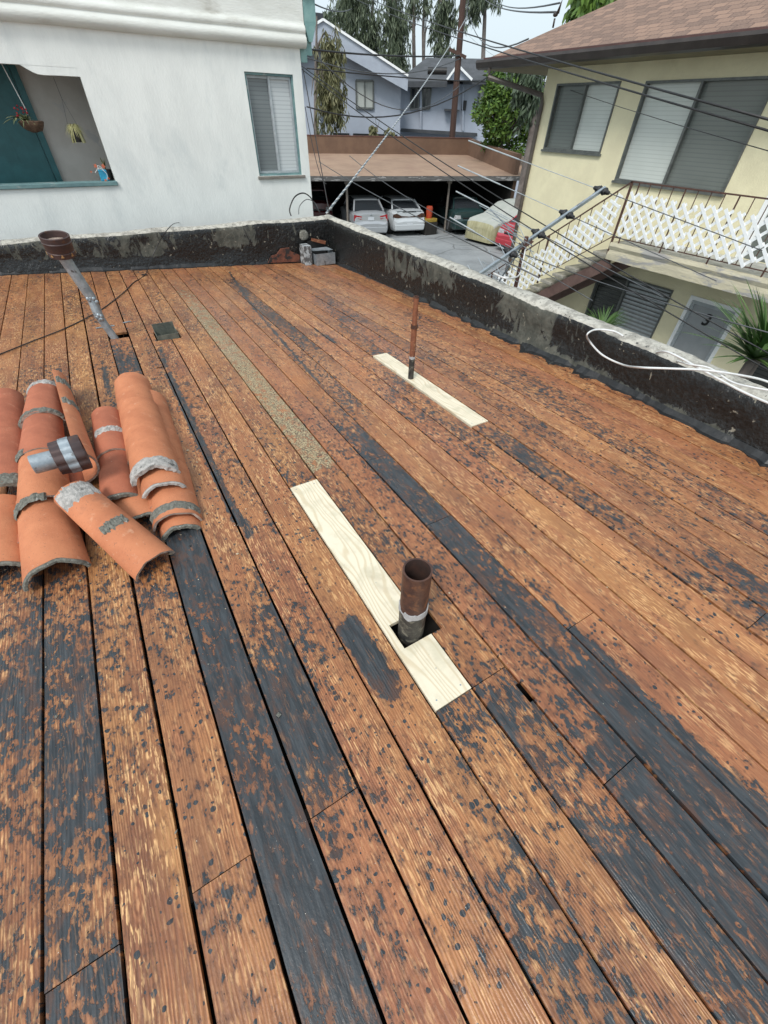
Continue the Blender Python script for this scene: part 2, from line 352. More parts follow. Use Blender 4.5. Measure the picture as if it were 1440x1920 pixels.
def m_deck():
    t = NT('old_sheathing_boards')
    uv = t.n('UVMap'); sep = t.n('SeparateXYZ'); t.l(uv.outputs[0], sep.inputs[0]); X, Y = sep.outputs[0], sep.outputs[1]
    A = lambda k: t.n('Attribute', attribute_name=k).outputs['Fac']
    tar, gran, pr, gold, ridge = A('tar'), A('gran'), A('prand'), A('gold'), A('ridge')
    off = t.math('MULTIPLY', pr, 53.)
    def vec(sx, sy, o=0.):
        c = t.n('CombineXYZ'); t.l(t.math('MULTIPLY', X, sx), c.inputs[0]); t.l(t.math('MULTIPLY', Y, sy), c.inputs[1]); t.l(t.math('ADD', off, o), c.inputs[2]); return c.outputs[0]
    iso = vec(1, 1)
    # annual rings: bands across the board that wander along it
    wob = t.noise(vec(6, .9, 3.), 1, 4, .5); 
    ring = t.math('ADD', t.math('MULTIPLY', X, 620.), t.math('MULTIPLY', wob, 75.))
    band = t.math('MULTIPLY', t.math('ADD', t.math('SINE', ring), 1.), .5)
    fine = t.noise(vec(260, 7, 9.), 1, 3, .6)
    dash = t.noise(vec(150, 22, 17.), 1, 3, .55)
    flake = t.noise(vec(95, 30, 27.), 1, 4, .65)
    # base wood
    c = t.mix(t.mapr(fine, .3, .7), (.43, .180, .075), (.29, .105, .042))
    c = t.mix(t.mapr(t.noise(vec(8, 2.2, 33.), 1, 4, .6), .38, .68, 0, .8), c, (.185, .075, .038))
    b1 = t.math('MULTIPLY', t.mapr(band, .35, .8), ridge)
    c = t.mix(t.math('MULTIPLY', b1, .75), c, (.17, .062, .028))
    lines = t.noise(vec(330, 2.2, 19.), 1, 2, .5); c = t.mix(t.mapr(lines, .56, .66, 0, .45), c, (.12, .045, .024))
    pit = t.noise(vec(120, 34, 23.), 1, 3, .6); c = t.mix(t.mapr(pit, .64, .70, 0, .7), c, (.07, .035, .025))
    # scraped, raw wood where the scraper hit the ridges
    pale = t.math('MULTIPLY', t.mapr(dash, .50, .60), t.mapr(t.noise(vec(14, 4, 41.), 1, 3), .38, .62, .1, 1.))
    pale = t.math('MULTIPLY', pale, t.math('SUBTRACT', 1.15, t.math('MULTIPLY', b1, .8)), clamp=True)
    pale = t.math('MULTIPLY', pale, t.math('ADD', gold, .18), clamp=True)
    c = t.mix(pale, c, (.74, .44, .20))
    c = t.mix(t.math('MULTIPLY', t.mapr(t.noise(vec(5, 1.3, 55.), 1, 3), .35, .7), t.math('MULTIPLY', gold, .55)), c, (.56, .27, .09))
    c = t.mix(t.mapr(t.noise(vec(30, 1.2, 61.), 1, 3), .66, .72, 0, .5), c, (.10, .04, .025))
    c = t.mix(t.mapr(pr, .5, .95, 0, .35), c, t.mix(.5, c, (.38, .11, .07)))
    # knots
    kn = t.n('TexVoronoi', voronoi_dimensions='3D'); kn.inputs['Scale'].default_value = 1.; t.l(vec(5.5, 1.7, 71.), kn.inputs['Vector'])
    kd = kn.outputs['Distance']; kr = t.math('MULTIPLY', t.math('ADD', t.math('SINE', t.math('MULTIPLY', kd, 150.)), 1.), .5)
    km = t.mapr(kd, .07, .14, 1, 0)
    c = t.mix(t.math('MULTIPLY', km, .7), c, t.mix(kr, (.20, .07, .03), (.40, .16, .07)))
    # tar left on the wood: broad films plus round spots
    n1 = t.noise(vec(1.15, .8), 21, 6, .66, .3); n2 = t.noise(vec(1.7, .8, 5.), 34, 4, .6, .3); n3 = t.noise(vec(1, .35, 8.), 5, 3, .5)
    s = t.math('ADD', t.math('ADD', t.math('MULTIPLY', n1, .42), t.math('MULTIPLY', n2, .42)), t.math('MULTIPLY', n3, .16))
    thr = t.math('ADD', t.math('MULTIPLY', t.math('SUBTRACT', tar, .62), .25), t.math('MULTIPLY', t.math('SUBTRACT', flake, .5), .16))
    st = t.math('ADD', s, thr); film = t.mapr(st, .492, .520)
    vo = t.n('TexVoronoi'); vo.inputs['Scale'].default_value = 46.; vo.inputs['Randomness'].default_value = 1.
    dv = t.n('Mix', data_type='VECTOR'); dv.inputs[0].default_value = .018
    nn = t.n('TexNoise'); nn.inputs['Scale'].default_value = 40; t.l(iso, nn.inputs['Vector']); t.l(iso, dv.inputs['A']); t.l(nn.outputs['Color'], dv.inputs['B']); t.l(dv.outputs['Result'], vo.inputs['Vector'])
    sepc = t.n('SeparateColor'); t.l(vo.outputs['Color'], sepc.inputs[0])
    size = t.math('MULTIPLY', t.math('GREATER_THAN', t.math('ADD', sepc.outputs[0], t.math('MULTIPLY', tar, .42)), .72), t.math('ADD', .12, t.math('MULTIPLY', t.math('POWER', sepc.outputs[1], 2.), .34)))
    spots = t.math('LESS_THAN', vo.outputs['Distance'], size)
    spots = t.math('MULTIPLY', spots, t.mapr(tar, .08, .22))
    tm = t.math('MAXIMUM', film, spots)
    lo = t.noise(vec(3.2, .9, 47.), 2.2, 5, .58, .4)
    film2 = t.mapr(t.math('ADD', lo, t.math('MULTIPLY', t.math('SUBTRACT', tar, .5), .85)), .66, .80)
    film2 = t.math('MULTIPLY', film2, t.mapr(t.math('ADD', n2, t.math('MULTIPLY', tar, .22)), .50, .66, .35, 1.)); tm = t.math('MAXIMUM', tm, film2)
    peek = t.math('MULTIPLY', pale, t.math('MULTIPLY', t.mapr(t.noise(vec(3, 1, 91.), 9, 4, .6), .42, .60), .85)); tm = t.math('MULTIPLY', tm, t.math('SUBTRACT', 1., peek), clamp=True)
    c = t.mix(t.mapr(st, .40, .50, 0, .62), c, (.12, .048, .025))
    tarc = t.mix(t.mapr(t.noise(vec(60, 8, 13.), 1, 4), .35, .7), (.024, .028, .032), (.052, .059, .065))
    tarc = t.mix(t.mapr(t.noise(vec(2.5, .8, 29.), 9, 5, .62, .3), .50, .66, 0, .85), tarc, (.085, .045, .032))
    c = t.mix(tm, c, tarc)
    # grit on the pale strip
    g1 = t.noise(iso, 95, 3, .7); gm = t.math('MULTIPLY', t.mapr(t.math('ADD', n1, t.math('MULTIPLY', gran, .22)), .60, .70), t.mapr(t.noise(iso, 60, 4, .7), .36, .5)); gm = t.math('MULTIPLY', gm, t.math('GREATER_THAN', gran, .02))
    c = t.mix(gm, c, t.mix(t.mapr(g1, .44, .56), (.10, .07, .04), (.47, .38, .22)))
    sp = t.mapr(t.noise(iso, 210, 1), .80, .83); c = t.mix(sp, c, (.7, .65, .55))
    t.set(c)
    wet = t.noise(vec(4, 1.4, 77.), 1, 3, .6)
    r = t.math('ADD', t.mapr(wet, .35, .7, .26, .56), t.math('MULTIPLY', fine, .1)); r2 = t.mapr(wet, .3, .7, .22, .40)
    x = t.n('Mix', data_type='FLOAT'); t.l(tm, x.inputs[0]); t.l(r, x.inputs['A']); t.l(r2, x.inputs['B']); t.l(x.outputs[0], t.b.inputs['Roughness'])
    h = t.math('ADD', t.math('MULTIPLY', t.math('MULTIPLY', band, ridge), -.5), t.math('MULTIPLY', flake, .7))
    h = t.math('ADD', h, t.math('MULTIPLY', tm, .4)); h = t.math('ADD', h, t.math('MULTIPLY', g1, .25)); t.bump(h, .0022); return t.m
M['deck'] = m_deck()
def m_pine():
    t = NT('new_pine'); co = t.coord(); sep = t.n('SeparateXYZ'); t.l(co, sep.inputs[0]); X, Y = sep.outputs[0], sep.outputs[1]
    c0 = t.n('CombineXYZ'); t.l(t.math('MULTIPLY', X, 7), c0.inputs[0]); t.l(t.math('MULTIPLY', Y, 1.6), c0.inputs[1])
    w = t.noise(c0.outputs[0], 1, 2, .4)
    band = t.math('MULTIPLY', t.math('ADD', t.math('SINE', t.math('ADD', t.math('MULTIPLY', X, 240.), t.math('MULTIPLY', w, 60.))), 1.), .5)
    c = t.mix(t.mapr(band, .55, 1., 0, .7), (.76, .68, .52), (.60, .49, .32))
    c = t.mix(t.mapr(t.noise(co, 7, 5, .6), .46, .66, 0, .6), c, (.54, .49, .35)); c = t.mix(t.mapr(t.noise(co, 3, 5, .7), .52, .7, 0, .35), c, (.45, .36, .24))
    kn = t.n('TexVoronoi'); kn.inputs['Scale'].default_value = 2.6; t.l(co, kn.inputs['Vector'])
    c = t.mix(t.mapr(kn.outputs['Distance'], .035, .10, .85, 0), c, (.36, .21, .10))
    c = t.mix(t.mapr(t.noise(co, 32, 4, .6), .68, .72, 0, .8), c, (.34, .33, .3))
    t.set(c, .6); t.bump(band, .0004); return t.m
M['pine'] = m_pine()
M['pine_grey'] = M['pine']

# ================================================================ SETTING
g = MB(); g.quad((-400, -400, G), (600, -400, G), (600, 600, G), (-400, 600, G))
g.build('ground', M['yard'], kind='structure', fix=False)

# ---- roof deck of old boards --------------------------------------------------
K0 = -.771; PW = .1793
def seam(k): return K0 + k*PW if k <= 8 else K0 + 8*PW + (k-8)*.1762
def row_of(x):
    return math.floor((x-K0)/PW) if x < K0+8*PW else 8+math.floor((x-K0-8*PW)/.1762)
def px_row(px, py):
    p = atdeck(px, py); return row_of(p.x), p.y
joints = {}
for a, b in (((77, 1865), (222, 1775)), ((355, 1680), (465, 1605)), ((580, 1535), (675, 1475)), ((1070, 1178), (1108, 1150)), ((895, 1283), (948, 1250)),
             ((798, 986), (844, 967)), ((685, 865), (725, 853)), ((590, 898), (635, 885)), ((770, 838), (808, 829)), ((938, 932), (975, 917)), ((1113, 851), (1134, 844)),
             ((1180, 825), (1204, 816)), ((1234, 802), (1257, 794)), ((578, 633), (600, 627)), ((667, 673), (695, 667)), ((803, 713), (830, 708)), ((62, 657), (80, 655)), ((545, 910), (588, 898))):
    r, y = px_row((a[0]+b[0])/2, (a[1]+b[1])/2); joints.setdefault(r, []).append(y)
SAMP = [(35,1150,.55),(40,1300,.72),(40,1450,.6),(40,1600,.5),(40,1800,.5),(30,620,.15),(65,560,.15),
 (120,1120,.55),(130,1250,.6),(135,1400,.8),(140,1500,.75),(150,1600,.58),(150,1750,.55),(150,1880,.68),(100,600,.15),
 (200,1100,.3),(220,1200,.45),(240,1300,.42),(250,1430,.45),(270,1550,.28),(300,1700,.22),(320,1850,.28),
 (285,1090,.62),(310,1180,.55),(340,1300,.35),(370,1450,.33),(400,1580,.28),(430,1700,.36),(470,1850,.3),
 (370,1070,.97),(400,1150,.85),(430,1250,.85),(470,1350,.8),(500,1480,.78),(560,1600,.78),(620,1750,.88),(680,1880,.82),
 (450,1080,.35),(490,1200,.58),(540,1300,.82),(590,1420,.68),(640,1500,.5),(700,1620,.33),(770,1750,.42),(850,1880,.28),
 (530,1100,.25),(590,1200,.38),(640,1300,.33),(700,1400,.33),(760,1500,.38),(830,1650,.42),(900,1780,.52),(980,1900,.28),
 (620,1150,.2),(690,1330,.3),(760,1350,.28),(820,1450,.33),(900,1550,.28),(970,1650,.52),(1040,1780,.58),(1100,1880,.48),
 (860,1360,.6),(920,1440,.33),(1000,1560,.33),(1100,1680,.3),(1200,1800,.4),(1280,1890,.33),(500,820,.38),(560,880,.38),
 (830,1130,.3),(880,1220,.33),(930,1260,.5),(950,1320,.85),(1020,1400,.72),(1080,1500,.62),(1200,1620,.88),(1300,1750,.78),(1400,1850,.62),(650,950,.5),(740,1040,.42),
 (700,930,.48),(800,1040,.42),(900,1130,.38),(980,1230,.43),(1040,1300,.43),(1130,1420,.78),(1250,1540,.88),(1400,1680,.88),
 (730,910,.82),(780,960,.8),(850,1010,.85),(880,1060,.78),(960,1130,.78),(1060,1230,.72),(1150,1330,.92),(1300,1470,.97),(1400,1560,.97),
 (960,1040,.3),(1080,1130,.12),(1130,1200,.3),(1250,1330,.3),(1400,1480,.3),(840,920,.15),(700,800,.12),
 (1180,980,.70),(1080,900,.7),(1007,860,.7),(1240,1060,.75),(1400,1160,.72),(900,790,.6),
 (1160,880,.55),(1000,820,.35),(1100,790,.55),(1250,870,.6),(1350,940,.62),(1420,1000,.55),(1060,850,.2),(1200,950,.25),(950,900,.35),(1340,1050,.65),(1420,1100,.65),
 (480,560,.6),(520,600,.68),(560,640,.7),(590,690,.6),(640,760,.6),(600,560,.6),(650,600,.66),(690,640,.72),(520,500,.5),(550,520,.55),(600,500,.5),(740,600,.42),(800,640,.5),(850,680,.5),(760,740,.5),(800,780,.62),(870,820,.6),
 (230,680,.85),(235,645,.6),(225,630,.2),(175,560,.25),(950,680,.5),(1020,730,.55),(1080,770,.5),(900,640,.4),(1000,690,.35),(1120,1020,.1),(1000,950,.1),
 (1050,1000,.08),(1350,1230,.08),(1150,1100,.08),(1250,1180,.08),(430,730,.3),(470,700,.25),(350,850,.25),(330,650,.2),(130,800,.4),(250,780,.3),(480,960,.4),(400,1000,.25)]
samples = {}
for px, py, d in SAMP:
    r, y = px_row(px, py); samples.setdefault(r, []).append((y, d))
for r, y, d in ((12, -1, .04), (12, 1, .05), (12, 2.6, .10), (12, 3.3, .45), (14, -.5, .30), (14, 1.0, .34), (14, 1.5, .45), (13, -1, .05), (11, 1.2, .12), (11, .42, .06), (17, .2, .35), (20, .8, .3), (21, 1.2, .25), (22, 2, .2), (18, 1.5, .35)): samples.setdefault(r, []).append((y, d))
for r in samples:
    if r >= 14: samples[r] = [(y, d*.78) for y, d in samples[r]]
for r in samples: samples[r].sort()
def row_tar(r, y):
    L = samples.get(r)
    if not L: return .34
    if y <= L[0][0]: return L[0][1]
    if y >= L[-1][0]: return L[-1][1]*max(0, 1-(y-L[-1][0])/1.5) + .3*min(1, (y-L[-1][0])/1.5)
    for (a, da), (b, db) in zip(L, L[1:]):
        if a <= y <= b: t = (y-a)/(b-a+1e-9); return da*(1-t)+db*t
GOLD = {-1: .55, 0: .5, 1: 1.0, 2: .45, 3: .15, 4: .4, 5: .75, 6: .55, 7: .7, 8: .45, 9: .25, 10: .2, 11: .35, 12: .35, 13: .7, 14: .9, 15: .5}
RIDGE = {-1: .8, 0: .7, 1: .9, 2: .7, 3: .15, 4: .35, 5: 1., 6: .6, 7: .9, 8: .7, 9: .3, 10: .2, 11: .2, 12: .15, 13: .25}
# strips of tar of their own shape: (pixel path, half width m, strength)
STRIPS = [([(316, 700), (345, 760), (375, 830), (410, 900), (445, 970), (468, 1000)], .022, .95), ([(300, 655), (312, 690)], .02, .9), ([(1075, 1185), (1130, 1235), (1200, 1310), (1330, 1430), (1440, 1530)], .03, .9),
          ([(430, 470+40), (470, 570), (530, 640), (600, 720)], .012, .9), ([(655, 1175), (690, 1230), (725, 1280)], .045, .95), ([(330, 850), (360, 930)], .01, .85),
          ([(205, 800-60), (195, 690)], .02, .8), ([(1000, 1085+10), (1060, 1150)], .02, .7), ([(590, 615), (625, 640)], .014, .9)]
strips = [([atdeck(*p) for p in P], hw, s) for P, hw, s in STRIPS]
GR = [(atdeck(*p), hw) for p, hw in (((325, 520), .03), ((345, 570), .055), ((385, 620), .075), ((425, 680), .085), ((480, 740), .09), ((540, 810), .09), ((610, 882), .09))]
def seg_d(p, a, b):
    ab = b-a; t = max(0, min(1, ((p-a).dot(ab))/(ab.dot(ab)+1e-9))); return (p-a-ab*t).length, t
def build_deck():
    rnd = random.Random(3)
    mb = MB(); uvs = []; A = {k: [] for k in ('tar', 'gran', 'prand', 'gold', 'ridge')}
    B1 = [atdeck(542, 912), atdeck(885, 1290)]; B2 = [atdeck(697, 668), atdeck(910, 792)]
    y1a, y1b = .374, 1.865
    holes = [(seam(7), seam(8), y1a, y1b),                                    # new board 1
             (seam(8)-.001, NX1, NY0, NY1),                          # pipe cut-out beyond board 1
             (seam(R2), seam(R2+1), W2[0], W2[1]),                               # new board 2
             ]
    for h in HOLES: holes.append(h)
    for k in range(-16, 24):
        base_gap = .0125 if k > 7 else (.012 if k < 0 else .0135)
        x0 = seam(k); x1 = seam(k+1)
        js = sorted(joints.get(k, []) + ([rnd.uniform(-1, 0)] if k % 3 == 0 else []))
        ys = [-1.8] + js + [YB-.01]
        for ya, yb in zip(ys, ys[1:]):
            if yb-ya < .05: continue
            pr = rnd.random(); dzp = rnd.uniform(-.002, .0015); gold = min(1, max(.05, GOLD.get(k, rnd.uniform(.15, .6)) + rnd.uniform(-.1, .1)))
            if k in (0, -1, -2, -3, 1, 2, 3, 4) and ya > 3: gold = .5
            ridge = RIDGE.get(k, rnd.uniform(.1, .5))
            gl = base_gap*rnd.uniform(.5, 1.1)*.5; gr = base_gap*rnd.uniform(.5, 1.1)*.5
            n = max(2, int((yb-ya)/.05)); Y = [ya+.0015+(yb-ya-.003)*i/n for i in range(n+1)]
            X = [x0+gl+(x1-x0-gl-gr)*i/8 for i in range(9)]
            hh = [h for h in holes if h[0] < x1-.01 and h[1] > x0+.01 and h[2] < yb and h[3] > ya]
            for h in hh:
                Y += [q for q in h[2:4] if ya+.003 < q < yb-.003]; X += [q for q in h[:2] if x0+gl+.004 < q < x1-gr-.004]
            X = sorted(set(X)); Y = sorted(set(Y)); idx = {}
            def vid(i, j):
                if (i, j) in idx: return idx[i, j]
                x, y = X[i], Y[j]; xx = x
                if i == 0: xx += .0018*noise.noise((k*3.1, y*2.2, 1))+.001*noise.noise((k*3.1, y*14, 5))
                if i == len(X)-1: xx += .0018*noise.noise((k*3.1, y*2.2, 8))+.001*noise.noise((k*3.1, y*14, 9))
                cup = .0012*((x-x0)/PW-.5)**2*4*(-1 if pr > .5 else 1)
                e = -.0015 if i in (0, len(X)-1) else 0
                idx[i, j] = len(mb.v); mb.v.append(Vector((xx, y, dz(x, y)+dzp+cup+e))); uvs.append((x-x0+k*.37, y))
                p = Vector((x, y, 0)); tr = row_tar(k, y)
                tr += .25*noise.noise((x*3, y*1.1, 4))
                ed = min(x-x0, x1-x)
                for P, hw, s in strips:
                    for a, b in zip(P, P[1:]):
                        d, t = seg_d(p, Vector((a.x, a.y, 0)), Vector((b.x, b.y, 0)))
                        if d < hw*1.6: tr = max(tr, s*min(1, (hw*1.6-d)/(hw*.6)))
                gv = 0
                if k == 8 and y > 1.93: gv = 1 if y < 5.0 else max(0, (7.3-y)/2.3)
                A['tar'].append(max(0, min(1, tr))); A['gran'].append(gv); A['prand'].append(pr); A['gold'].append(gold); A['ridge'].append(ridge)
                return idx[i, j]
            cells = set()
            for i in range(len(X)-1):
                for j in range(len(Y)-1):
                    cx, cy = (X[i]+X[i+1])/2, (Y[j]+Y[j+1])/2
                    if any(h[0] < cx < h[1] and h[2] < cy < h[3] for h in hh): continue
                    cells.add((i, j))
            for (i, j) in cells: mb.face((vid(i, j), vid(i+1, j), vid(i+1, j+1), vid(i, j+1)))
            low = {}
            def lid(v):
                if v not in low:
                    low[v] = len(mb.v); mb.v.append(mb.v[v]-Vector((0, 0, .02))); uvs.append(uvs[v])
                    for q in A: A[q].append(A[q][v] if q != 'tar' else min(A[q][v], .6))
                return low[v]
            for (i, j) in list(cells):
                for (di, dj, a, b) in ((-1, 0, (i, j), (i, j+1)), (1, 0, (i+1, j+1), (i+1, j)), (0, -1, (i+1, j), (i, j)), (0, 1, (i, j+1), (i+1, j+1))):
                    if (i+di, j+dj) not in cells: va, vb = vid(*a), vid(*b); mb.face((va, vb, lid(vb), lid(va)))
    mb.at = A
    o = mb.build('roof_deck', M['deck'], fix=False, kind='structure')
    uvl = o.data.uv_layers.new(name='UVMap'); li = [0]*len(o.data.loops); o.data.loops.foreach_get('vertex_index', li)
    flat = []
    for v in li: flat += uvs[v]
    uvl.data.foreach_set('uv', flat)
NX0 = atdeck(733, 1170).x-.012; NX1 = atdeck(822, 1168).x; NY0 = (atdeck(762, 1210).y+atdeck(803, 1185).y)/2; NY1 = (atdeck(733, 1170).y+atdeck(806, 1152).y)/2
NY0 -= .012; NY1 += .02; PX0 = atdeck(772, 1190).x+.010; PY0 = (NY0+NY1)/2
W2 = (atdeck(895, 797).y, atdeck(710, 665).y)
R2 = row_of(atdeck(803, 732).x)
HOLES = []
hb = [atdeck(290, 618), atdeck(338, 640)]
BXc = atdeck(314, 630)
BOX = (BXc.x-.115, BXc.x+.115, BXc.y-.10, BXc.y+.16)
HOLES.append(BOX)
VP_ = atdeck(212, 634)
HOLES.append((VP_.x-.03, seam(row_of(VP_.x)+1), VP_.y-.03, VP_.y+.13))
p = atdeck(985, 1290); HOLES.append((seam(row_of(p.x)+0)-.02, p.x+.005, p.y-.05, p.y+.03))
p = atdeck(300, 689); HOLES.append((p.x-.03, p.x+.03, p.y-.012, p.y+.012))
build_deck()
u = MB(); nx = 12; ny = 12
for i in range(nx):
    for j in range(ny):
        xs = [-3.6+i*(7.2/nx), -3.6+(i+1)*(7.2/nx)]; ys = [-1.9+j*(9.7/ny), -1.9+(j+1)*(9.7/ny)]
        u.quad(*[(x, y, dz(x, y)-.16) for x, y in ((xs[0], ys[0]), (xs[1], ys[0]), (xs[1], ys[1]), (xs[0], ys[1]))])
for k in range(16):
    y = -1.5+k*.61
    u.loft([[(x, y-.02, dz(x, y)-.024), (x, y+.02, dz(x, y)-.024), (x, y+.02, dz(x, y)-.155), (x, y-.02, dz(x, y)-.155)] for x in (-3.5, -2, 0, 1, 2, 3, 3.4)])
u.build('roof_void', M['dark_wall'], kind='structure')  # joists over a near-black sheet: the void's darkness is put into its colour

# ---- parapets -------------------------------------------------------------------
def parapet(name, path, out, label, top=.345, thick=.25, tarf=None, height=None, part_tar=True):
    th = thing(name, (path[0][0], path[0][1], dz(*path[0])), label, 'wall')
    mb = MB(); at = []; secs = []
    pts = []
    for (a, b) in zip(path, path[1:]):
        n = max(1, int((Vector(b)-Vector(a)).length/.05))
        for i in range(n): pts.append(Vector(a).lerp(Vector(b), i/n))
    pts.append(Vector(path[-1])); s = 0
    for i, p in enumerate(pts):
        zb = dz(p.x, p.y); o = Vector((out[0], out[1], 0)); P = Vector((p.x, p.y, 0)); q = i*.05
        prof = [(-.02, zb-.05), (-.005, zb+.04), (.008, zb+.10), (.012, zb+.17), (.010, (zb+top)/2+.03), (.006, top-.07), (.012, top-.03), (.035, top-.008), (.07, top+.004), (.12, top+.008), (.17, top+.004), (thick-.03, top-.005), (thick, top-.05), (thick, top-.15), (thick, zb-.3), (thick, G)]
        sec = []
        for j, (d, z) in enumerate(prof):
            a = .017 if 0 < j < 13 else 0
            nn = noise.noise((q*2.2, j*.45+7, out[0]*5)); n2 = noise.noise((q*9, j*.9, out[0]*9+2))
            sec.append(P + o*(d + a*nn*1.2 + a*.45*n2) + Vector((0, 0, z + (a*1.1*noise.noise((q*1.5, j*.3, 3)) + a*.5*noise.noise((q*12, j, 3)) if j > 4 and j < 13 else 0))))
            hrel = (z-zb)/(top-zb)
            at.append(tarf(p, hrel) if tarf else .5)
        secs.append(sec)
    mb.loft(secs, close=False, cap=False); mb.at['tar'] = at
    mb.build('masonry', M['parapet'], th, smooth=True, fix=False)
    return th, pts
def tb(p, h):
    v = .50 + .3*noise.noise((p.x*1.3, 2, 0))
    if h < .36: v = .78
    if p.x > 2.2: v += .12
    return v
pb, pbp = parapet('parapet_wall', [(-4.2, YB), (3.50, YB)], (0, 1), 'low tarred cement parapet along the far end of the board roof, below the white house', tarf=tb)
def tr_(p, h):
    v = .50 + .28*noise.noise((p.y*1.2, 5, 0))
    if p.y < 2.6: v += .2
    if p.y > 5.8: v += .2
    if h < .30: v += .18 if p.y > 3 else -.0
    if .3 < h < .55 and p.y > 3: v += .12
    if h < .22 and p.y < 4: v -= .25
    if 2.0 < p.y < 3.4: v -= .12*(1-abs(p.y-2.7)/.7)
    return v
RP = [(3.50, 7.99), (3.47, 6.2), (3.44, 4.4), (3.42, 3.4), (3.42, 2.4), (3.40, 1.6), (3.36, .9), (3.33, .3), (3.28, -.6), (3.26, -1.9)]
prr, prp = parapet('parapet_wall', RP, (1, 0), 'thick low parapet down the right side of the roof, black tar on its near end', tarf=tr_, thick=.24)
# torn felt at the foot of both parapets
def felt(path, out, wf, parent, seed):
    mb = MB(); rnd = random.Random(seed); prev = None
    for i, p in enumerate(path):
        if i % 1: continue
        q = i*.05; wv = wf(p) * (.8+.7*noise.noise((q*.9, seed, 0)) + .9*noise.noise((q*6, seed, 3)) + .9*noise.noise((q*15, seed, 6)))
        o = Vector((out[0], out[1], 0)); P = Vector((p.x, p.y, 0))
        a = P + o*.0; b = P - o*max(.01, wv*.55); c = P - o*max(.02, wv)
        za = dz(p.x, p.y)
        cur = (a+Vector((0, 0, za+.05)), b+Vector((0, 0, za+.010+.006*noise.noise((q*5, 1, seed)))), c+Vector((0, 0, za+.003+.009*max(0, noise.noise((q*6, 2, seed))))), c+Vector((0, 0, za-.006)))
        if prev:
            for k in range(3): mb.quad(prev[k], cur[k], cur[k+1], prev[k+1])
        prev = cur
    return mb.build('felt_flashing', M['tar'], parent, smooth=True, label='torn black bitumen felt at the foot of the parapet')
felt(pbp, (0, 1), lambda p: .05 if p.x < 2.2 else .02, pb, 3)
felt([p for p in prp if p.y < 7.7], (1, 0), lambda p: .03 if p.y > 5 else (.085 if p.y > 2 else .06), prr, 5)

# ================================================================ THINGS ON THE ROOF
# new boards
def pine(name, xa, xb, ya, yb, label, notch=None):
    cx, cy = (xa+xb)/2, (ya+yb)/2; t = thing(name, (cx, cy, dz(cx, cy)), label, 'board', 'new pine boards let into the roof')
    mb = MB(); X = [xa, xb]; Y = [ya, yb]
    if notch: X += [notch[0]]; Y += [notch[1], notch[2]]
    n = 10; Y += [ya+(yb-ya)*i/n for i in range(n)]
    X = sorted(set(X)); Y = sorted(set(Y)); top = .0035
    for i in range(len(X)-1):
        for j in range(len(Y)-1):
            mx, my = (X[i]+X[i+1])/2, (Y[j]+Y[j+1])/2
            if notch and mx > notch[0] and notch[1] < my < notch[2]: continue
            P = lambda x, y, h: (x, y, dz(x, y)+h)
            mb.quad(P(X[i], Y[j], top), P(X[i+1], Y[j], top), P(X[i+1], Y[j+1], top), P(X[i], Y[j+1], top))
    out = [(xa, ya), (xb, ya)] + ([(xb, notch[1]), (notch[0], notch[1]), (notch[0], notch[2]), (xb, notch[2])] if notch else []) + [(xb, yb), (xa, yb)]
    for a, b in zip(out, out[1:]+out[:1]):
        mb.quad((*a, dz(*a)+top), (*b, dz(*b)+top), (*b, dz(*b)-.018), (*a, dz(*a)-.018))
    mb.build('plank', M['pine'], t, fix=False)
    for x in (xa+.025, xb-.03):
        for y in (ya+.03, yb-.03):
            z = dz(x, y)+top; nb = MB(); nb.tube([(x, y, z-.002), (x, y, z+.0012)], .0035, 8); nb.build('nail_head', M['galv'], t)
    return t
pine('pine_board', seam(7)+.004, seam(8)-.004, .378, 1.862, 'long new pale pine board notched around the wide rusty pipe', (NX0, NY0, NY1))
pine('pine_board', seam(R2)+.008, seam(R2+1)-.012, W2[0]+.004, W2[1]-.004, 'short new pale pine board crossed by the thin rusty vent pipe')
